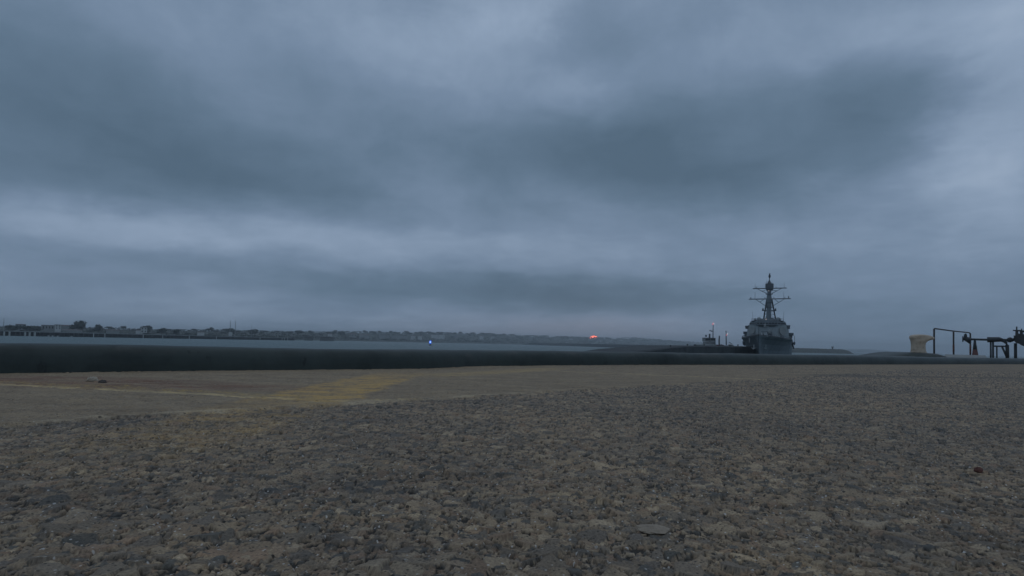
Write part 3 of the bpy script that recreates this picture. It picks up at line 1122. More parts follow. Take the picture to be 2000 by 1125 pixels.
berm('breakwater', [(1022, 2500, WL + .5), (1040, 2350, 5.6), (1200, 1600, 4.6), (1290, 1250, 3.9), (1350, 1050, 3.4), (1470, 800, 2.6)], M['rock_dark'],
     'long low dark breakwater reaching from the open water towards the tugs', 'breakwater', rough=.25)
berm('breakwater', [(1440, 1150, 5.2), (1560, 1200, 5.4), (1610, 1210, 5.0), (1645, 1220, 4.7), (1657, 1225, 2.2), (1668, 1230, WL)], M['rock'],
     'grey green breakwater with rounded end right of the warship', 'breakwater', rough=.5)
p = ground_at(1626, 1206, 5.0)
hl = thing('harbour_light', p, 'small post with box on the breakwater right of the warship', 'harbour light')
MB().tube([(0, 0, -.5), (0, 0, 3.2)], [1.5, 1.3], 8).build('post', M['quay'], hl)
MB().box((0, 0, 4.1), (4.2, 3.2, 1.9), 0, .8).build('lamp_house', M['quay'], hl)
MB().tube([(1.2, 0, 5), (1.2, 0, 7.4)], .18, 6).build('aerial', M['quay'], hl)

# quay the warship lies at, on our left of it
qs = [(1225, 690, 146), (1255, 684.5, 156), (1285, 681.5, 168), (1315, 677.5, 182), (1345, 675.6, 195), (1400, 675.8, 212), (1500, 677, 245)]
qa = [(q[0], q[2]) for q in qs]
front = [ground_at(px, Y, 0) for px, Y in qa]
ztop = [at(*q).z for q in qs]
base = Vector((front[0].x, front[0].y, WL))
quay = thing('quay', base, 'dark low quay with sloping left end in front of the tugs', 'quay')
mb = MB()
for p, z in zip(front, ztop):
    for off, zz_ in ((0, -2.3), (0, z - .35), (.5, z), (26, z), (26, -2.3)):
        mb.v.append((p.x - off * .3, p.y + off, zz_))
for i in range(len(front) - 1):
    for k in range(5):
        mb.f.append((i * 5 + k, i * 5 + 5 + k, i * 5 + 5 + (k + 1) % 5, i * 5 + (k + 1) % 5))
mb.f += [(0, 1, 2, 3, 4), tuple(len(mb.v) - 5 + k for k in range(5))]
mb.build('deck', M['quay'], quay, base=base)
pr = None
for px in range(1275, 1490, 14):
    p = ground_at(px, float(np.interp(px, [q[0] for q in qa], [q[1] for q in qa])), 0)
    loc = (p.x - base.x, p.y - base.y + 1.2, 0)
    if pr is None:
        pr = MB().tube([(0, 0, -2), (0, 0, 2.5)], .4, 8).build('pile', M['quay'], quay)
        pr.location = loc
    else:
        share(pr, 'pile', loc, quay)
pr = None
for px in (1312, 1345, 1378, 1411, 1444):
    p = ground_at(px, float(np.interp(px, [q[0] for q in qa], [q[1] for q in qa])), 0)
    z = float(np.interp(px, [q[0] for q in qa], ztop))
    loc = (p.x - base.x, p.y - base.y + 1.4, z - base.z)
    if pr is None:
        pr = MB().lathe((0, 0, 0), [(.3, 0), (.22, .12), (.2, .4), (.34, .5), (.34, .6), (.2, .68)], 10).build('mooring_post', M['quay_top'], quay)
        pr.location = loc
    else:
        share(pr, 'mooring_post', loc, quay)


# ------------------------------------------------------------------ warship, seen from ahead
YS, YAW = 265.0, math.radians(27.0)
c0 = ground_at(1497.5, YS, WL)
aft = Vector((math.sin(YAW), math.cos(YAW), 0))
ship = thing('warship', c0 - aft * 58, 'grey warship with tall mast and crossed yards seen bow on at the quay', 'warship', None, -YAW)
KX, KZ = .2179 / 6.25, .2385 / 6.25


def S(zx, zy, y=58.0):
    k = (YS + (y - 58) * .9) / YS
    return Vector(((zx - 488) * KX * k, y, CAM_Z + (1019 - zy) * KZ * k - WL))


# hull: loft of stations
def hull_b(y):
    return .15 + 10.3 * (1 - (1 - min(1, y / 60)) ** 1.9)


def hull_w(y):
    return .05 + 9.4 * (1 - (1 - min(1, max(0, y - 8) / 75)) ** 1.6)


mb = MB()
ysn = [0, 2, 4, 7, 10, 15, 20, 27, 35, 45, 55, 65, 85, 110, 135, 150]
for y in ysn:
    b, w = hull_b(y), hull_w(y)
    if y > 110:
        b *= 1 - .15 * (y - 110) / 40
    hd = 9.9 - .012 * min(y, 85)
    yw = max(y, 8 + y * .9) if y < 80 else y
    sec = []
    for t in (0, .12, .3, .55, .8, 1.0):         # deck edge down to the waterline
        u_ = t ** .8
        sec.append((b + (w - b) * (u_ + .35 * math.sin(math.pi * u_) * (1 if y < 60 else 0)) , y + (yw - y) * t, hd * (1 - t) - .05))
    sec.append((w * .8, yw, -3.0))
    n = len(sec)
    for sx_ in (-1, 1):
        for q_ in (sec if sx_ < 0 else sec[::-1]):
            mb.v.append((sx_ * max(q_[0], .05), q_[1], q_[2]))
n2 = 2 * n
for i in range(len(ysn) - 1):
    for k in range(n2):
        mb.f.append((i * n2 + k, i * n2 + (k + 1) % n2, (i + 1) * n2 + (k + 1) % n2, (i + 1) * n2 + k))
mb.f += [tuple(range(n2)), tuple(range(len(mb.v) - n2, len(mb.v)))]
hull = mb.build('hull', M['ship_dark'], ship)
# bulwark line along the bow deck
mb = MB()
for sx_ in (-1, 1):
    mb.tube([(sx_ * hull_b(y), y, 9.9 - .012 * y + .25) for y in (0, 3, 7, 12, 20, 30, 42, 55)], .22, 6)
mb.build('bulwark', M['ship_black'], ship)
# anchors
for sx_, y, z in ((-1, 9, 4.9), (1, 9, 4.9)):
    x = sx_ * (hull_b(9) * .62 + .35)
    m3 = MB()
    m3.tube([(x, y - .6, z + 1.6), (x - sx_ * .1, y - .8, z)], .18, 6)
    m3.tube([(x - .9, y - .8, z + .5), (x - .1, y - .9, z - .1), (x + .8, y - .8, z + .5)], [.1, .25, .1], 6)
    m3.build('anchor', M['pale'] if sx_ < 0 else M['ship'], ship)
MB().box((-4.2, 14, 8.3), (.25, .25, 1.9), .2).build('draught_mark', M['pale'], ship)

# forward deckhouse with facets


def plan(hw_front, hw_side, y0, y1, y2):
    return [(-hw_front, y0), (hw_front, y0), (hw_side, y1), (hw_side, y2), (-hw_side, y2), (-hw_side, y1)]


mb = MB()
mb.prism(plan(4.3, 9.3, 57.5, 62.5, 84), 9.0, S(0, 715).z, plan(4.0, 8.6, 58.4, 63.2, 83))
deckhouse = mb.build('deckhouse', M['ship'], ship)
mb = MB()
zt_, zb_ = S(0, 668).z, S(0, 715).z
mb.prism(plan(4.6, 8.1, 58.0, 63.0, 80), zb_, zt_, plan(4.2, 7.5, 58.6, 63.4, 79))
bridge = mb.build('bridge', M['ship_dark'], ship)
# window band under the bridge roof
proto = None
zw = zb_ + (zt_ - zb_) * .38
segs = [((-4.45, 58.2), (4.45, 58.2), 7), ((4.5, 58.25), (7.9, 63.1), 3), ((-7.9, 63.1), (-4.5, 58.25), 3)]
for (ax, ay), (bx, by), n in segs:
    ang = math.atan2(by - ay, bx - ax)
    L = math.hypot(bx - ax, by - ay)
    for i in range(n):
        t = (i + .5) / n
        x, y = ax + (bx - ax) * t, ay + (by - ay) * t
        if proto is None:
            proto = MB().box((0, 0, 0), (.95, .16, .62)).build('window', M['glass'], bridge)
            proto.location = (x, y, zw)
        else:
            share(proto, 'window', (x, y, zw), bridge, ang, (L / n * .8 / .95, 1, 1))
MB().box((0, 58.0, zb_ - .12), (9.6, .7, .3)).build('visor', M['ship_black'], bridge)
MB().box((0, 66, zt_ + .12), (13.8, 11, .24)).build('roof', M['ship_black'], bridge)
# bridge wings
for a, b in (((213, 728), (272, 768)), ((712, 718), (756, 766))):
    p0, p1 = S(*a, 64), S(*b, 64)
    m3 = MB()
    m3.box(((p0.x + p1.x) / 2, 65, (p0.z + p1.z) / 2 - .1), (p1.x - p0.x, 4.5, (p0.z - p1.z) * .72))
    m3.box(((p0.x + p1.x) / 2, 65, p0.z - .25), ((p1.x - p0.x) * 1.15, 4.8, .35))
    m3.build('bridge_wing', M['ship_mast'], ship)
# radar panels on the slanted corners
for sx_ in (-1, 1):
    m3 = MB()
    pts8 = [(math.cos(math.pi / 8 + k * math.pi / 4), math.sin(math.pi / 8 + k * math.pi / 4)) for k in range(8)]
    cx_, cy_, cz_ = sx_ * 6.55, 60.25, 13.5
    tx, ty = sx_ * 4.6 / 6.6, 4.8 / 6.6
    lean = .14
    nx, ny = sx_ * ty, -abs(tx)
    vs = []
    for off in (0, .18):
        for a, b in pts8:
            zz_ = b * 2.1
            yb = lean * zz_
            vs.append((cx_ + tx * a * 2.1 + nx * (off + .05) - nx * yb, cy_ + ty * a * 2.1 + ny * (off + .05) - ny * yb, cz_ + zz_))
    m3.add(vs, [tuple(range(8, 16))] + [(k, (k + 1) % 8, 8 + (k + 1) % 8, 8 + k) for k in range(8)])
    m3.build('radar_panel', M['panel'], ship)
# sponsons low on both sides of the deckhouse
for a, b in (((183, 798), (238, 860)), ((733, 806), (792, 872))):
    p0, p1 = S(*a, 70), S(*b, 70)
    cx_, cz_ = (p0.x + p1.x) / 2, (p0.z + p1.z) / 2
    sg = 1 if cx_ > 0 else -1
    m3 = MB()
    m3.box((cx_, 70, cz_ + .45), (p1.x - p0.x, 4, 1.25))
    m3.box((cx_ - sg * .15, 70, cz_ - .65), ((p1.x - p0.x) * .62, 3.4, 1.1))
    m3.tube([(cx_ - sg * .8, 70, cz_ - 1.1), (cx_ - sg * 1.6, 70, cz_ - 2.4)], .35, 6)
    m3.build('sponson', M['ship_mast'], ship)
# boat davit and side ladder on the right
pts = [S(748, 862, 74), S(762, 905, 74), S(775, 955, 74), S(793, 1002, 74)]
MB().tube(pts, [.5, .55, .4, .3], 6).build('side_ladder', M['ship_black'], ship)
MB().tube([S(797, 842, 74), S(800, 930, 74)], .08, 5).build('davit_fall', M['ship_mast'], ship)
MB().ball(S(796, 935, 74), (.5, .8, .9), 8, 5).build('fender', M['ship_mast'], ship)
m3 = MB()
q = S(192, 935, 70)
m3.ball((q.x + .2, 70, q.z), (1.1, 3.4, 1.7), 10, 6)
m3.build('side_boat', M['ship_mast'], ship)
# gun, close-in weapon, launcher deck and small deck gear
g = MB()
g.lathe((0, 33, 9.5), [(1.5, 0), (1.5, .35), (1.2, .5)], 14)
g.prism([(-1.5, 31.6), (1.5, 31.6), (1.7, 35.5), (-1.7, 35.5)], 9.95, 12.0, [(-.9, 32.4), (.9, 32.4), (1.2, 35.2), (-1.2, 35.2)])
gun = g.build('gun', M['ship'], ship)
MB().tube([(0, 32, 11.0), (0, 25.5, 11.55)], [.2, .12], 8).build('barrel', M['ship_black'], gun)
g = MB()
q = S(462, 790, 55)
g.box((0, 55, 11.3), (5.2, 4.5, 3.4), 0, .8)
g.build('launcher_house', M['ship_mast'], ship)
for zx, zy, y in ((466, 728, 56.5), (526, 800, 52.6)):
    p = S(zx, zy, y)
    w_ = MB()
    w_.lathe((p.x, y, p.z - .8), [(.55, 0), (.5, .6), (.45, .9), (.44, 1.4), (.25, 1.75), (.05, 1.85)], 10)
    w_.build('weapon_dome', M['panel'], ship, smooth=True)
for zx, zy, y in ((450, 910, 20), (560, 772, 55.5)):
    p = S(zx, zy, y)
    MB().box((p.x, y, p.z), (.8, .6, .45)).build('deck_locker', M['panel'], ship)
# radomes on the bridge roof
for zx, zy in ((376, 650), (608, 650)):
    p = S(zx, zy, 68)
    m3 = MB()
    m3.ball((p.x, 68, p.z), (1.05, 1.05, 1.15), 14, 9)
    m3.lathe((p.x, 68, zt_), [(.8, 0), (.7, p.z - zt_ - .7)], 12)
    m3.build('radome', M['ship'], ship, smooth=True)
MB().box((.6, 67, zt_ + 1.0), (4.6, 5, 1.9), 0, .75).build('signal_house', M['ship_dark'], ship)
MB().box((0, 66, zt_ + .75), (11.5, 7.5, 1.0), 0, .75).build('flag_deck', M['ship_dark'], ship)
p = S(469, 648, 63)
MB().ball(p, .22, 8, 5).build('masthead_light', M['lamp_dim'], ship)
# mast
YM = 73
mast = MB()
prof = [(488, 668, 34, YM), (487, 560, 27, YM + 1), (488, 470, 29, YM + 2), (488, 400, 33, YM + 2.8), (488, 330, 23, YM + 3.5), (488, 272, 25, YM + 4)]
vs, fs = [], []
for zx, zy, hw, y in prof:
    p = S(zx, zy, y)
    w_ = hw * KX * 1.05
    for a, b in ((-1, -1), (1, -1), (1, 1), (-1, 1)):
        vs.append((p.x + a * w_, y + b * w_, p.z))
for i in range(len(prof) - 1):
    for k in range(4):
        fs.append((i * 4 + k, i * 4 + (k + 1) % 4, i * 4 + 4 + (k + 1) % 4, i * 4 + 4 + k))
fs += [(3, 2, 1, 0), tuple(len(vs) - 4 + k for k in range(4))]
mast.add(vs, fs)
mast_o = mast.build('mast', M['ship_dark'], ship)
for a, b in (((460, 402), (414, 662)), ((520, 402), (563, 648))):
    MB().tube([S(*a, YM + 3), S(*b, YM + 8)], .33, 8).build('mast_leg', M['ship_black'], ship)
# yards with their braces
for zy, x0, x1, braces, knobs, y in ((268, 283, 697, (((345, 273), (462, 335)), ((632, 273), (516, 335)), ((395, 300), (440, 297)), ((580, 300), (536, 297))),
                                      ((330, 252, 6), (572, 254, 4)), YM + 4),
                                     (398, 238, 748, (((325, 403), (440, 480)), ((670, 403), (545, 478)), ((372, 438), (420, 405)), ((600, 438), (560, 405))),
                                      ((261, 382, 7), (722, 378, 9), (678, 382, 5), (437, 380, 5), (545, 378, 5)), YM + 2.8)):
    yd_ = MB().tube([S(x0, zy, y), S(x1, zy, y)], .22, 8).build('yard', M['ship_black'], ship)
    m3 = MB()
    for a, b in braces:
        m3.tube([S(*a, y), S(*b, y)], .13, 6)
    m3.build('brace', M['ship_mast'], yd_)
    m3 = MB()
    for zx, z_, r_ in knobs:
        p = S(zx, z_, y)
        m3.ball(p, (r_ * KX * 1.1, r_ * KX * 1.1, r_ * KZ * 1.2), 8, 5).tube([p, S(zx, zy, y)], .08, 5)
    m3.build('yard_lamps', M['ship_mast'], yd_)
    for zx in ((313, 667) if zy == 268 else (314, 665)):
        MB().tube([S(zx, zy, y), S(zx, zy - (66 if zy == 268 else 88), y)], [.09, .05], 5).build('whip_aerial', M['ship_mast'], yd_)
for x0, x1, zy in ((400, 462, 540), (510, 576, 542)):
    MB().tube([S(x0, zy, YM + 3), S(x1, zy, YM + 3)], .25, 6).build('lower_arm', M['ship_mast'], ship)
    p = S((x0 if x0 < 450 else x1) + (14 if x0 < 450 else -10), zy - 14, YM + 3)
    MB().box(p, (.9, .9, 1.1), 0, .6).build('search_radar', M['ship_mast'], ship)
m3 = MB()          # lattice between the mast and its legs
for zy in (430, 470, 510, 550, 590, 630):
    t_ = (zy - 402) / 260
    y_ = YM + 3 + 5 * t_
    for sg in (-1, 1):
        leg_x = (460 - 46 * t_) if sg < 0 else (520 + 43 * t_)
        m3.tube([S(488 + sg * 24, zy, YM + 2), S(leg_x, zy, y_)], .09, 4)
        m3.tube([S(488 + sg * 24, zy - 30, YM + 2), S(leg_x, zy, y_)], .07, 4)
for zy in range(290, 660, 14):       # rungs and cable runs up the mast front
    m3.tube([S(470, zy, YM - .6 + (668 - zy) / 99), S(506, zy, YM - .6 + (668 - zy) / 99)], .06, 4)
m3.build('mast_lattice', M['ship_mast'], ship)
for zx0, zx1, zy, y in ((446, 532, 340, YM + 3.3), (452, 524, 445, YM + 2.2), (444, 530, 500, YM + 1.6)):
    m3 = MB()
    a_, b_ = S(zx0, zy, y), S(zx1, zy, y)
    m3.box(((a_.x + b_.x) / 2, y, a_.z), (b_.x - a_.x, 2.6, .18))
    for sg in (a_.x, (a_.x + b_.x) / 2, b_.x):
        m3.tube([(sg, y - 1.3, a_.z), (sg, y - 1.3, a_.z + .9)], .05, 4)
    m3.tube([(a_.x, y - 1.3, a_.z + .9), (b_.x, y - 1.3, a_.z + .9)], .05, 4)
    m3.build('mast_platform', M['ship_mast'], ship)
# guard rails round the bridge roof and along the bow
m3 = MB()
zr = zt_ + .24
for i in range(15):
    x_ = -6.9 + 13.8 * i / 14
    m3.tube([(x_, 60.6, zr), (x_, 60.6, zr + 1.0)], .05, 4)
for h_ in (.5, 1.0):
    m3.tube([(-6.9, 60.6, zr + h_), (6.9, 60.6, zr + h_)], .045, 4)
m3.build('roof_rail', M['ship_mast'], ship)
m3 = MB()
for sx_ in (-1, 1):
    line = []
    for y_ in range(2, 56, 3):
        q = Vector((sx_ * (hull_b(y_) - .15), y_, 9.9 - .012 * y_))
        m3.tube([q, q + Vector((0, 0, 1.1))], .05, 4)
        line.append(q + Vector((0, 0, 1.1)))
    m3.tube(line, .045, 4)
m3.build('bow_rail', M['ship_mast'], ship)
# bow post, vents, lockers, floodlights and life raft drums
MB().tube([(0, 1.2, 9.8), (0, .6, 13.2)], [.12, .06], 6).build('jackstaff', M['ship_mast'], ship)
rd = random.Random(11)
for i in range(16):
    x_ = rd.uniform(-6.5, 6.5)
    y_ = 57.3 - rd.uniform(0, 3) if abs(x_) < 4 else 57 - rd.uniform(-1, 2)
    MB().box((x_, y_, 10.0 + rd.uniform(0, 1.2)), (rd.uniform(.5, 1.6), .8, rd.uniform(.6, 1.8))).build('deck_gear', rd.choice((M['ship_mast'], M['ship'], M['ship_dark'], M['ship_black'])), ship)
for sx_ in (-1, 1):
    for k_ in range(3):
        MB().lathe((sx_ * (9.2 + .25 * k_), 66 + 1.8 * k_, 10.6 + .25 * k_), [(.1, -.75), (.42, -.7), (.42, .7), (.1, .75)], 10, 'Y').build('raft_drum', M['panel'], ship)
    MB().box((sx_ * 5.4, 61.5, zt_ + .8), (.7, .7, 1.2), 0, .7).build('searchlight', M['ship_mast'], ship)
    MB().tube([(sx_ * 6.6, 66, zt_), (sx_ * 6.9, 66, zt_ + 5.2)], [.08, .04], 5).build('whip_aerial', M['ship_mast'], ship)
    MB().box((sx_ * 2.2, 58.0, 15.6), (2.6, .4, .25)).build('ledge', M['ship_black'], ship)
# mooring lines down to the quay
qx = ship.matrix_world
m3 = MB()
p0, p1 = S(441, 272, YM + 4), S(539, 213, YM + 4)
m3.box(((p0.x + p1.x) / 2, YM + 4, (p0.z + p1.z) / 2), (p1.x - p0.x, 3.4, p1.z - p0.z), 0, 1.0)
m3.box(((p0.x + p1.x) / 2, YM + 4, p0.z - .45), ((p1.x - p0.x) * .8, 3, .9), 0, 1.2)
m3.build('masthead', M['ship_mast'], ship)
m3 = MB()
p = S(488, 213, YM + 4)
m3.lathe((p.x, YM + 4, p.z), [(1.0, 0), (.75, .7), (.35, 1.6), (.2, 2.2)], 10)
m3.tube([S(456, 210, YM + 4), S(458, 178, YM + 4)], .13, 5).tube([S(520, 212, YM + 4), S(518, 190, YM + 4)], .1, 5)
m3.build('topmast', M['ship_mast'], ship)
p = S(490, 160, YM + 4)
MB().lathe((p.x, YM + 4, p.z), [(.12, 0), (.16, .5), (.5, 1.3), (.55, 1.7), (.42, 2.2), (.2, 2.5), (.25, 2.75), (.48, 2.9), (.4, 3.0)], 12).build('beacon_aerial', M['ship_black'], ship)
MB().ball(S(484, 298, YM + 1.5), .16, 8, 5).build('mast_lamp', M['lamp_dim'], ship)

# ------------------------------------------------------------------ tugs behind the quay
YT = 300.0
KT = YT / F


def T(px, py):
    return at(px, py, YT)


b0 = Vector((T(1383, 672).x, YT, WL))
tug = thing('tugboat', b0, 'pale tug with tall light mast behind the dark quay', 'tugboat')


def hullpts(x0, x1, zdeck, half=4.0):
    return [(x0, YT + half), (x0 - .5, YT), (x0, YT - half), (x1 - 4, YT - half), (x1, YT), (x1 - 4, YT + half)]


xa, xb = T(1364, 672).x, T(1400, 672).x
MB().prism(hullpts(xa + 1, xb - 1, 0), WL - 1, T(1380, 674.5).z, hullpts(xa, xb, 0)).build('hull', M['ship_dark'], tug, base=b0)
MB().prism(hullpts(xa - .2, xb + .2, 0), T(1380, 674.4).z, T(1380, 672.6).z).build('gunwale', M['pale'], tug, base=b0)


def Tbox(px0, py0, px1, py1, d=5.0, top=1.0, dy=0.0):
    p0, p1 = T(px0, py0), T(px1, py1)
    return MB().box(((p0.x + p1.x) / 2, YT + dy, (p0.z + p1.z) / 2), (abs(p1.x - p0.x), d, abs(p0.z - p1.z)), 0, top)


Tbox(1376, 667, 1393, 672.8, 5).build('deckhouse', M['tug'], tug, base=b0)
wh_ = Tbox(1374.5, 660, 1394.5, 667, 4.6).build('wheelhouse', M['tug'], tug, base=b0)
pr = None
for px in (1376.6, 1379.6, 1382.6, 1386.2, 1389.2, 1392.2):
    loc = T(px, 663) - b0
    loc.y -= 2.32
    if pr is None:
        pr = MB().box((0, 0, 0), (.58, .12, .8)).build('window', M['glass'], wh_)
        pr.location = loc
    else:
        share(pr, 'window', loc, wh_)
Tbox(1373.5, 659.6, 1395.5, 660.4, 5.2).build('wheelhouse_roof', M['ship_mast'], tug, base=b0)
MB().tube([T(1392.5, 661), T(1393, 632)], [.28, .16], 8).build('mast', M['ship_mast'], tug, base=b0)
MB().tube([T(1386, 672), T(1386, 652)], [.55, .45], 8).build('funnel', M['ship_mast'], tug, base=b0)
Tbox(1377.8, 654, 1380.2, 658, .7).build('fire_monitor', M['ship_mast'], tug, base=b0)
m3 = MB().tube([T(1387, 645.4), T(1393, 647.2)], .18, 6)
m3.ball(T(1387, 645.6), .35, 7, 5).ball(T(1390, 646.8), .35, 7, 5)
m3.build('crosstree', M['ship_mast'], tug, base=b0)
MB().box(T(1396.5, 667), (.5, .5, 3.2), 0, .7).build('towing_post', M['ship_mast'], tug, base=b0)
MB().ball(T(1393.6, 632.6) - Vector((0, .5, 0)), .22, 10, 7).build('masthead_light', M['lamp_white'], tug, base=b0)
m3 = MB().ball(T(1392, 633.2), .36, 10, 7).ball(T(1393, 630.6), .2, 8, 6)
m3.build('red_light', M['lamp_red'], tug, base=b0)
MB().ball(T(1357.5, 674) , (.8, 1, .5), 8, 5).build('buoy_fender', M['ship_black'], tug, base=b0)

b1_ = Vector((T(1416, 672).x, YT, WL))
tug2 = thing('tugboat', b1_, 'smaller tug with black funnel and red deck between pale tug and warship', 'tugboat')
xa, xb = T(1400, 672).x, T(1433, 672).x
MB().prism(hullpts(xa + 1.2, xb - 1, 0), WL - 1, T(1415, 677).z, hullpts(xa + .6, xb, 0)).build('hull', M['ship_black'], tug2, base=b1_)
MB().prism(hullpts(xa + .5, xb + .1, 0), T(1415, 676.9).z, T(1415, 674.6).z).build('gunwale', M['ship_dark'], tug2, base=b1_)
Tbox(1398, 673.2, 1410.5, 676, 5).build('deckhouse', M['tug_red'], tug2, base=b1_)
MB().tube([T(1404.6, 674), T(1404.6, 663), T(1405.2, 656)], [.36, .34, .32], 10).build('funnel', M['ship_black'], tug2, base=b1_)
MB().tube([T(1418.6, 674), T(1418.2, 660), T(1418.2, 646.5)], [.30, .26, .12], 8).build('mast', M['ship_black'], tug2, base=b1_)
MB().ball(T(1418, 647.5), (.28, .28, .45), 8, 5).build('mast_cap', M['ship_mast'], tug2, base=b1_)
MB().ball(T(1420, 652.2) - Vector((0, .5, 0)), .22, 10, 7).build('masthead_light', M['lamp_white'], tug2, base=b1_)
m3 = MB().ball(T(1418.4, 654.6) - Vector((0, .35, 0)), .3, 8, 6)
m3.build('red_light', M['lamp_red'], tug2, base=b1_)
m3 = MB()
p0, p1 = T(1421, 674.8), T(1432, 671.2)
m3.ball(((p0.x + p1.x) / 2, YT, T(1426, 673.2).z), (1.3, 1.0, .55), 10, 6)
m3.build('workboat', M['pale'], tug2, base=b1_)
MB().tube([T(1432.5, 675.5), T(1428, 670.5), T(1423.5, 668.3)], .16, 6).build('davit', M['ship_mast'], tug2, base=b1_)

# ------------------------------------------------------------------ lights
# the sun as a red sliver over the far ridge
ps = at(1160, 662.2, 30000)
sun_ball = MB().ball(tuple(ps), (8.6 * 30000 / F, 8.6 * 30000 / F, 6.4 * 30000 / F), 32, 20).build('red_sun', M['red_sun'], base=ps, smooth=True)
props(sun_ball, 'small glowing red sliver of light just over the crest of the far hill', 'sun')

YB = 640.0
pb = ground_at(840.5, YB, WL)
buoy = thing('light_buoy', pb, 'floating buoy with bright blue light on the open water', 'buoy')
KB = YB / F
MB().lathe((0, 0, 0), [(1.3, -.6), (1.5, 0), (1.5, .7), (1.1, 1.0), (.45, 1.2)], 14).build('float', M['ship_black'], buoy)
MB().tube([(0, 0, 1.1), (0, 0, 2.6)], [.35, .25], 8).build('stem', M['ship_black'], buoy)
MB().lathe((0, 0, 2.4), [(.7, 0), (1.25, .35), (1.3, .7), (.95, .95)], 14).build('lower_lens', M['lamp_blue'], buoy, smooth=True)
MB().lathe((0, 0, 3.36), [(.75, 0), (.85, .5), (.75, 1.1)], 14).build('bulb', M['lamp_bluewhite'], buoy, smooth=True)
MB().lathe((0, 0, 4.47), [(.95, 0), (1.3, .3), (1.2, .65), (.5, 1.0)], 14).build('upper_lens', M['lamp_blue'], buoy, smooth=True)

# ------------------------------------------------------------------ kerb
KERB_H = .116
pa = [on_ground(-600, 744.5).xy, on_ground(0, 730).xy, on_ground(430, 725).xy, on_ground(830, 720).xy, on_ground(880, 718).xy, on_ground(945, 714.3).xy,
      on_ground(1300, 712.2).xy, on_ground(1700, 711.3).xy, on_ground(2000, 711).xy]
pa.insert(0, pa[0] + (pa[0] - pa[1]).normalized() * 14)
pa.append(pa[-1] + (pa[-1] - pa[-2]).normalized() * 30)
KW = .20


def kerb_part(i0, i1, mat):
    pts_ = []
    for i in range(i0, i1):
        a, b = pa[i], pa[i + 1]
        n_ = max(1, int((b - a).length / .09))
        for t in range(n_):
            pts_.append(a + (b - a) * (t / n_))
    pts_.append(pa[i1])
    prof_ = [(.0, -.03), (0.002, .03), (.006, .066), (.018, .092), (.040, .108), (.075, .116), (.13, .116), (.17, .106), (.195, .08), (.20, .03), (.2, -.03)]
    mb = MB()
    n_ = len(prof_)
    for i, p in enumerate(pts_):
        t = (pts_[min(i + 1, len(pts_) - 1)] - pts_[max(i - 1, 0)]).normalized()
        nn = Vector((-t.y, t.x))
        jx = float(vnoise(np.array([p.x / .4 + 7.1]), np.array([p.y / .4]), 90)[0])
        jz = float(vnoise(np.array([p.x / .9]), np.array([p.y / .9 + 3.3]), 91)[0])
        for k, (o_, z) in enumerate(prof_):
            wgt = z / KERB_H if z > 0 else 0
            w = float(vnoise(np.array([p.x / .12 + k]), np.array([p.y / .12]), 92)[0])
            mb.v.append((p.x + nn.x * (o_ + .026 * jx + .010 * w), p.y + nn.y * (o_ + .026 * jx + .010 * w), z + wgt * (.010 * jz + .006 * w)))
    for i in range(len(pts_) - 1):
        for k in range(n_ - 1):
            mb.f.append((i * n_ + k, i * n_ + n_ + k, i * n_ + n_ + k + 1, i * n_ + k + 1))
    mb.f += [tuple(range(n_)), tuple(range(len(mb.v) - n_, len(mb.v)))]
    return mb


kb = Vector((pa[2].x, pa[2].y, 0))
sm = []
for i in range(len(pa) - 1):            # ease the bends
    n_ = max(2, int((pa[i + 1] - pa[i]).length / .12))
    sm += [pa[i] + (pa[i + 1] - pa[i]) * (t / n_) for t in range(n_)]
sm.append(pa[-1])
for _ in range(12):
    sm = [sm[0]] + [(sm[i - 1] + sm[i] * 2 + sm[i + 1]) / 4 for i in range(1, len(sm) - 1)] + [sm[-1]]
pa = sm
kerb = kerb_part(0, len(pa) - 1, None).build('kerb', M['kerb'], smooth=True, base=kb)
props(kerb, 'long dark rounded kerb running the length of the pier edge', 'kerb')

# ------------------------------------------------------------------ bollard and pipework at right
YP = 14.0


def Z(zx, zy, Y=YP):
    return at(1760 + zx / 8.3333, 620 + zy / 8.3333, Y)


PX = YP / F / 8.3333       # one enlarged pixel at that distance
cb = Z(278, 590)
cb.z = 0
boll = thing('bollard', cb, 'cream painted mooring bollard with one horn on a dark mound', 'bollard')
# body: stacked oval sections, left edge upright, head leaning out to the right
secs = [(152, 428, 598), (160, 415, 580), (166, 402, 565), (172, 388, 545), (175, 382, 500), (176, 379, 450), (174, 385, 415), (169, 404, 390), (164, 440, 370), (158, 490, 358),
        (146, 518, 348), (140, 532, 330), (141, 526, 314), (149, 498, 302), (178, 450, 288), (215, 400, 280), (262, 340, 276)]
mb = MB()
n_ = 28
for x0, x1, zy in secs:
    a, b = Z(x0, zy), Z(x1, zy)
    cx_, rx_ = (a.x + b.x) / 2, (b.x - a.x) / 2
    ry_ = min(rx_, .17) * .9
    for k in range(n_):
        w = 2 * math.pi * k / n_
        mb.v.append((cx_ + rx_ * math.cos(w), YP + ry_ * math.sin(w), a.z))
for i in range(len(secs) - 1):
    for k in range(n_):
        mb.f.append((i * n_ + k, i * n_ + (k + 1) % n_, (i + 1) * n_ + (k + 1) % n_, (i + 1) * n_ + k))
mb.f += [tuple(range(n_ - 1, -1, -1)), tuple(range((len(secs) - 1) * n_, len(secs) * n_))]
mb.build('post', M['cream'], boll, smooth=True, base=cb)
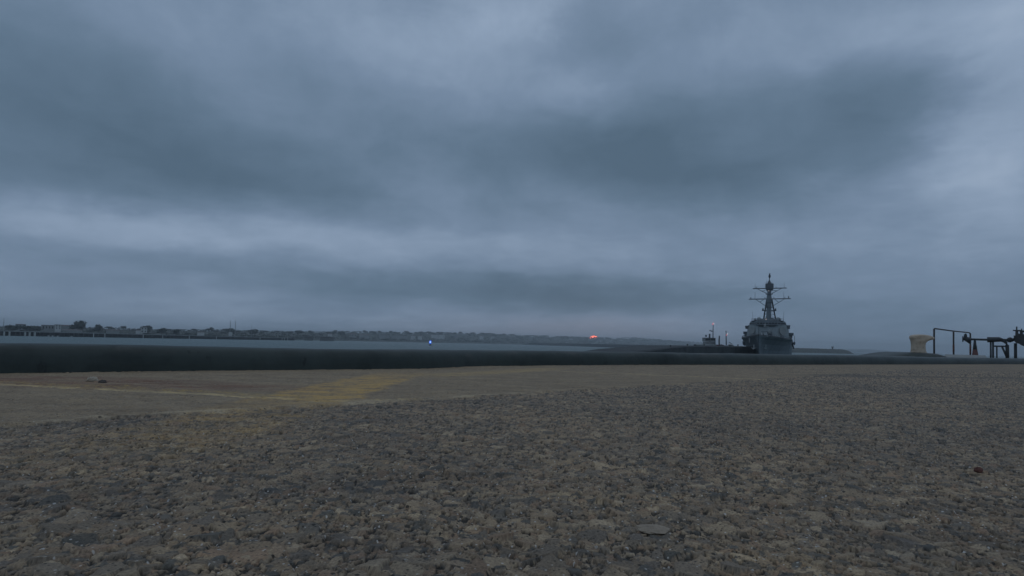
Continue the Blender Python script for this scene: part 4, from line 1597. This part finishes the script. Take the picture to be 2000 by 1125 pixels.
# mound under it
prof_ = [(-620, 668), (-480, 652), (-300, 622), (-120, 590), (0, 574), (150, 566), (420, 586), (500, 606), (560, 632), (600, 668)]
mb = MB()
for zx, zy in prof_:
    a = Z(zx, zy)
    for dy, dz in ((-.55, -.16), (-.45, -.035), (-.3, 0), (.9, 0), (1.1, -.16)):
        mb.v.append((a.x, YP + dy, max(-.05, a.z + dz)))
for i in range(len(prof_) - 1):
    for k in range(4):
        mb.f.append((i * 5 + k, i * 5 + 5 + k, i * 5 + 6 + k, i * 5 + 1 + k))
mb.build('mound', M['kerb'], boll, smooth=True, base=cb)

# bent pipe rail on three posts
r0 = Z(540, 605)
r0.z = 0
railing = thing('pipe_rail', r0, 'dark rusty pipe rail on three posts right of the cream bollard', 'railing')
Y1, Y2, Y3 = 14.0, 15.1, 16.1
pr_ = .013 * 14 / F * 1000 * .95
rad = 13 * PX
tops = [Z(537, 180, Y1), Z(853, 222, Y2), Z(1126, 248, Y3)]
a, b, c = tops
m3 = MB().tube([a - Vector((0, 0, .06)), a - Vector((0, 0, .015)), a + Vector((.03, .02, 0)), b, c - Vector((.08, .04, 0)), c - Vector((.02, .01, .012)), c - Vector((0, 0, .06))], rad * .85, 10)
m3.build('top_rail', M['rail'], railing, smooth=True, base=r0)
for p, lo_, hi_ in ((a, None, None), (b, 420, 540), (c, 420, 560)):
    post = MB().tube([(p.x, p.y, -.03), (p.x, p.y, p.z - .02)], rad, 10).build('post', M['rail'], railing, smooth=True, base=r0)
    if lo_:
        z0, z1 = Z(0, hi_, p.y).z, Z(0, lo_, p.y).z
        MB().tube([(p.x, p.y, z0), (p.x, p.y, z1)], rad * 1.12, 10).build('rust_band', M['rust'], post, smooth=True, base=r0)
    MB().lathe((p.x, p.y, -.01), [(.07, 0), (.07, .02), (.03, .03)], 12).build('foot_plate', M['rail'], post, base=r0)

# pipe line with valves
YV = 14.6
PV = YV / F / 8.3333
v0 = Z(1480, 640, YV)
v0.z = 0
pipes = thing('pipe_manifold', v0, 'dark valve pipework on stands at the right end of the kerb', 'pipework')


VX0, VSL = v0.x, .80


def V(zx, zy, dy=0.0):
    # the line of pipes crosses the view squarely
    px_, py_ = 1760 + zx / 8.3333, 620 + zy / 8.3333
    d = ray(px_, py_)
    p = at(px_, py_, (YV + VSL * VX0) / (1 + VSL * d.x / d.y))
    return Vector((p.x + dy * .62, p.y + dy * .78, p.z))


def VT(pts_, r, n=12):
    rs = [q * PV for q in r] if isinstance(r, (list, tuple)) else r * PV
    return MB().tube([V(*q) for q in pts_], rs, n)


VT([(1100, 355), (1400, 362), (1850, 368)], 17).build('main_pipe', M['pipe'], pipes, smooth=True, base=v0)
VT([(1400, 362), (1412, 362), (1600, 358), (1660, 366)], [42, 44, 38, 20], 16).build('pipe_sleeve', M['pipe'], pipes, smooth=True, base=v0)
# end valve: flange, body, bonnet and elbow
vv = MB()
vv.add([], [])
vv.tube([V(1012, 352), V(1060, 352)], 24 * PV, 12)
vv.tube([V(1045, 350), V(1105, 365), V(1140, 362)], [36 * PV, 44 * PV, 24 * PV], 12)
valve = vv.build('valve', M['pipe'], pipes, smooth=True, base=v0)
VT([(994, 352), (1014, 352)], 48, 16).build('flange', M['pipe'], valve, base=v0)
VT([(1048, 330), (1048, 275)], [26, 20], 10).build('bonnet', M['pipe'], valve, base=v0)
VT([(1048, 276), (1048, 262)], [10, 12], 8).build('stem', M['pipe'], valve, base=v0)
VT([(1085, 375), (1128, 420)], [30, 18], 10).build('drain_elbow', M['pipe'], valve, smooth=True, base=v0)
# cone stand
VT([(1200, 370), (1200, 430), (1202, 520)], [15, 20, 30], 14).build('cone_neck', M['pipe'], pipes, smooth=True, base=v0)
VT([(1202, 520), (1205, 605), (1205, 640)], [30, 42, 44], 14).build('cone_stand', M['redcone'], pipes, smooth=True, base=v0)
# support frame
pr = None
for zx, r_ in ((1458, 12), (1496, 13)):
    p = V(zx, 385)
    MB().tube([(p.x, p.y, -.02), (p.x, p.y, p.z)], r_ * PV, 10).build('leg', M['pipe'], pipes, smooth=True, base=v0)
VT([(1496, 467), (1700, 470)], 12).build('crossbar', M['pipe'], pipes, smooth=True, base=v0)
p = V(1612, 470)
MB().tube([(p.x, p.y + .1, -.02), (p.x, p.y + .1, p.z)], 10 * PV, 8).build('leg', M['pipe'], pipes, smooth=True, base=v0)
VT([(1645, 480), (1722, 650)], 14).build('diagonal_brace', M['pipe'], pipes, smooth=True, base=v0)
VT([(1620, 375), (1672, 385), (1708, 410), (1724, 455), (1728, 520), (1730, 700)], [20, 22, 24, 24, 24, 24], 14).build('bent_pipe', M['pipe'], pipes, smooth=True, base=v0)
# coupling
p = V(1770, 365)
MB().ball(p, (36 * PV, 44 * PV, 42 * PV), 14, 9).build('coupling', M['pipe'], pipes, smooth=True, base=v0)
VT([(1738, 367), (1752, 367)], 30, 14).build('coupling_collar', M['pipe'], pipes, base=v0)
VT([(1800, 367), (1822, 367)], 28, 14).build('coupling_collar', M['pipe'], pipes, base=v0)
p = V(1890, 420)
MB().tube([(p.x, p.y + .05, -.02), (p.x, p.y + .05, p.z)], 20 * PV, 10).build('leg', M['pipe'], pipes, smooth=True, base=v0)
p = V(2140, 420)
MB().tube([(p.x, p.y + .05, -.02), (p.x, p.y + .05, p.z)], 20 * PV, 10).build('leg', M['pipe'], pipes, smooth=True, base=v0)
# big valve body cut by the frame edge, with two round gaps
mb = MB()
outline = [(1825, 355), (1840, 310), (1862, 290), (1862, 215), (1890, 205), (1985, 212), (2010, 230), (2120, 235), (2170, 300), (2190, 370), (2170, 430), (2110, 480), (2010, 470), (1960, 452), (1925, 428), (1870, 412)]
holes = [((1920, 245), 17, 24), ((1992, 258), 15, 20)]


def body_mesh():
    bm = bmesh.new()
    rings = [[V(*q, dy=-.09) for q in outline]]
    for (hx, hy), rx_, rz_ in holes:
        rings.append([V(hx + rx_ * math.cos(2 * math.pi * k / 12), hy + rz_ * math.sin(2 * math.pi * k / 12), -.09) for k in range(12)])
    es = []
    for rg in rings:
        vs_ = [bm.verts.new(q) for q in rg]
        es += [bm.edges.new((vs_[i], vs_[(i + 1) % len(vs_)])) for i in range(len(vs_))]
    res = bmesh.ops.triangle_fill(bm, use_beauty=True, use_dissolve=False, edges=es)
    fcs = [f for f in bm.faces]
    ext = bmesh.ops.extrude_face_region(bm, geom=fcs)
    for v_ in [g_ for g_ in ext['geom'] if isinstance(g_, bmesh.types.BMVert)]:
        v_.co.x += .124
        v_.co.y += .156
    bmesh.ops.recalc_face_normals(bm, faces=bm.faces)
    for v_ in bm.verts:
        v_.co -= v0
    me = bpy.data.meshes.new('valve_body')
    bm.to_mesh(me)
    bm.free()
    me.materials.append(M['pipe'])
    o = bpy.data.objects.new('valve_body', me)
    COL.objects.link(o)
    o.parent = pipes
    return o


vb = body_mesh()
VT([(1820, 211), (1965, 214)], 10, 8).build('handle_bar', M['pipe'], vb, base=v0)
VT([(1882, 205), (1881, 148)], 9, 8).build('stem', M['pipe'], vb, base=v0)
VT([(1960, 212), (1960, 182)], 7, 8).build('stem', M['pipe'], vb, base=v0)
m3 = MB()
for zx, zy in ((1838, 305), (1848, 330), (1832, 342), (1880, 405), (1940, 432), (2000, 460)):
    m3.ball(V(zx, zy, -.1), 11 * PV, 6, 4)
m3.build('bolts', M['pipe'], vb, base=v0)

# pale pad at the foot of the cone stand
pc = Z(1200, 620, 14.4)
pc.z = 0
hgt = Z(1200, 612, 14.4).z
mb = MB()
x0, x1 = Z(1080, 620, 14.4).x, Z(1335, 620, 14.4).x
mb.prism([(x0, 14.2), (x1, 14.2), (x1, 15.3), (x0, 15.3)], -.02, hgt, [(x0 + .05, 14.25), (x1 - .07, 14.25), (x1 - .07, 15.2), (x0 + .05, 15.2)])
o = mb.build('concrete_pad', M['wall_pale'], base=pc)
props(o, 'low pale concrete pad under the cone stand of the pipework', 'pad')

# ------------------------------------------------------------------ loose stones on the deck


def stone(px, py, w, hpx, mat, label, cat='stone', seed=0, name='stone'):
    g_ = on_ground(px, py)
    s_ = g_.y / F
    rr_ = random.Random(seed)
    mb = MB()
    mb.ball((0, 0, hpx * s_ * .42), (w * s_ / 2, w * s_ * .42, hpx * s_ * .62), 12, 8)
    mb.v = [(x * (1 + rr_.uniform(-.16, .16)), y * (1 + rr_.uniform(-.16, .16)), z * (1 + rr_.uniform(-.14, .14))) for x, y, z in mb.v]
    o = mb.build(name, mat)
    o.location = g_ + Vector((0, 0, .003))
    return props(o, label, cat)


stone(180, 749, 21, 11, M['stone_brown'], 'pale flat stone lying near the dark kerb at left', seed=1)
stone(200, 751, 16, 7, M['stone_dark'], 'small dark stone touching the right of the pale flat one', seed=2)
stone(1911, 926, 17, 9, M['stone_red'], 'small reddish pebble lying on the rough asphalt at far right', 'pebble', seed=3, name='pebble')
flat = stone(1275, 1034, 64, 9, M['stone_flat'], 'large flat tan stone bedded in the near asphalt', seed=4)
flat.location.z = -.0018

# ------------------------------------------------------------------ haze
hm = bpy.data.materials.new('sea_haze')
hm.use_nodes = True
N = NT(hm.node_tree)
N.n.clear()
pv = N.node('ShaderNodeVolumePrincipled')
pv.inputs['Color'].default_value = (.88, .93, .97, 1)
pv.inputs['Density'].default_value = 2.0e-4
pv.inputs['Anisotropy'].default_value = 0.1
out = N.node('ShaderNodeOutputMaterial')
N.l.new(pv.outputs[0], out.inputs['Volume'])
mb = MB().box((0, 3750, 57), (18400, 10900, 126))
haze = mb.build('haze', hm)
props(haze, kind='stuff')
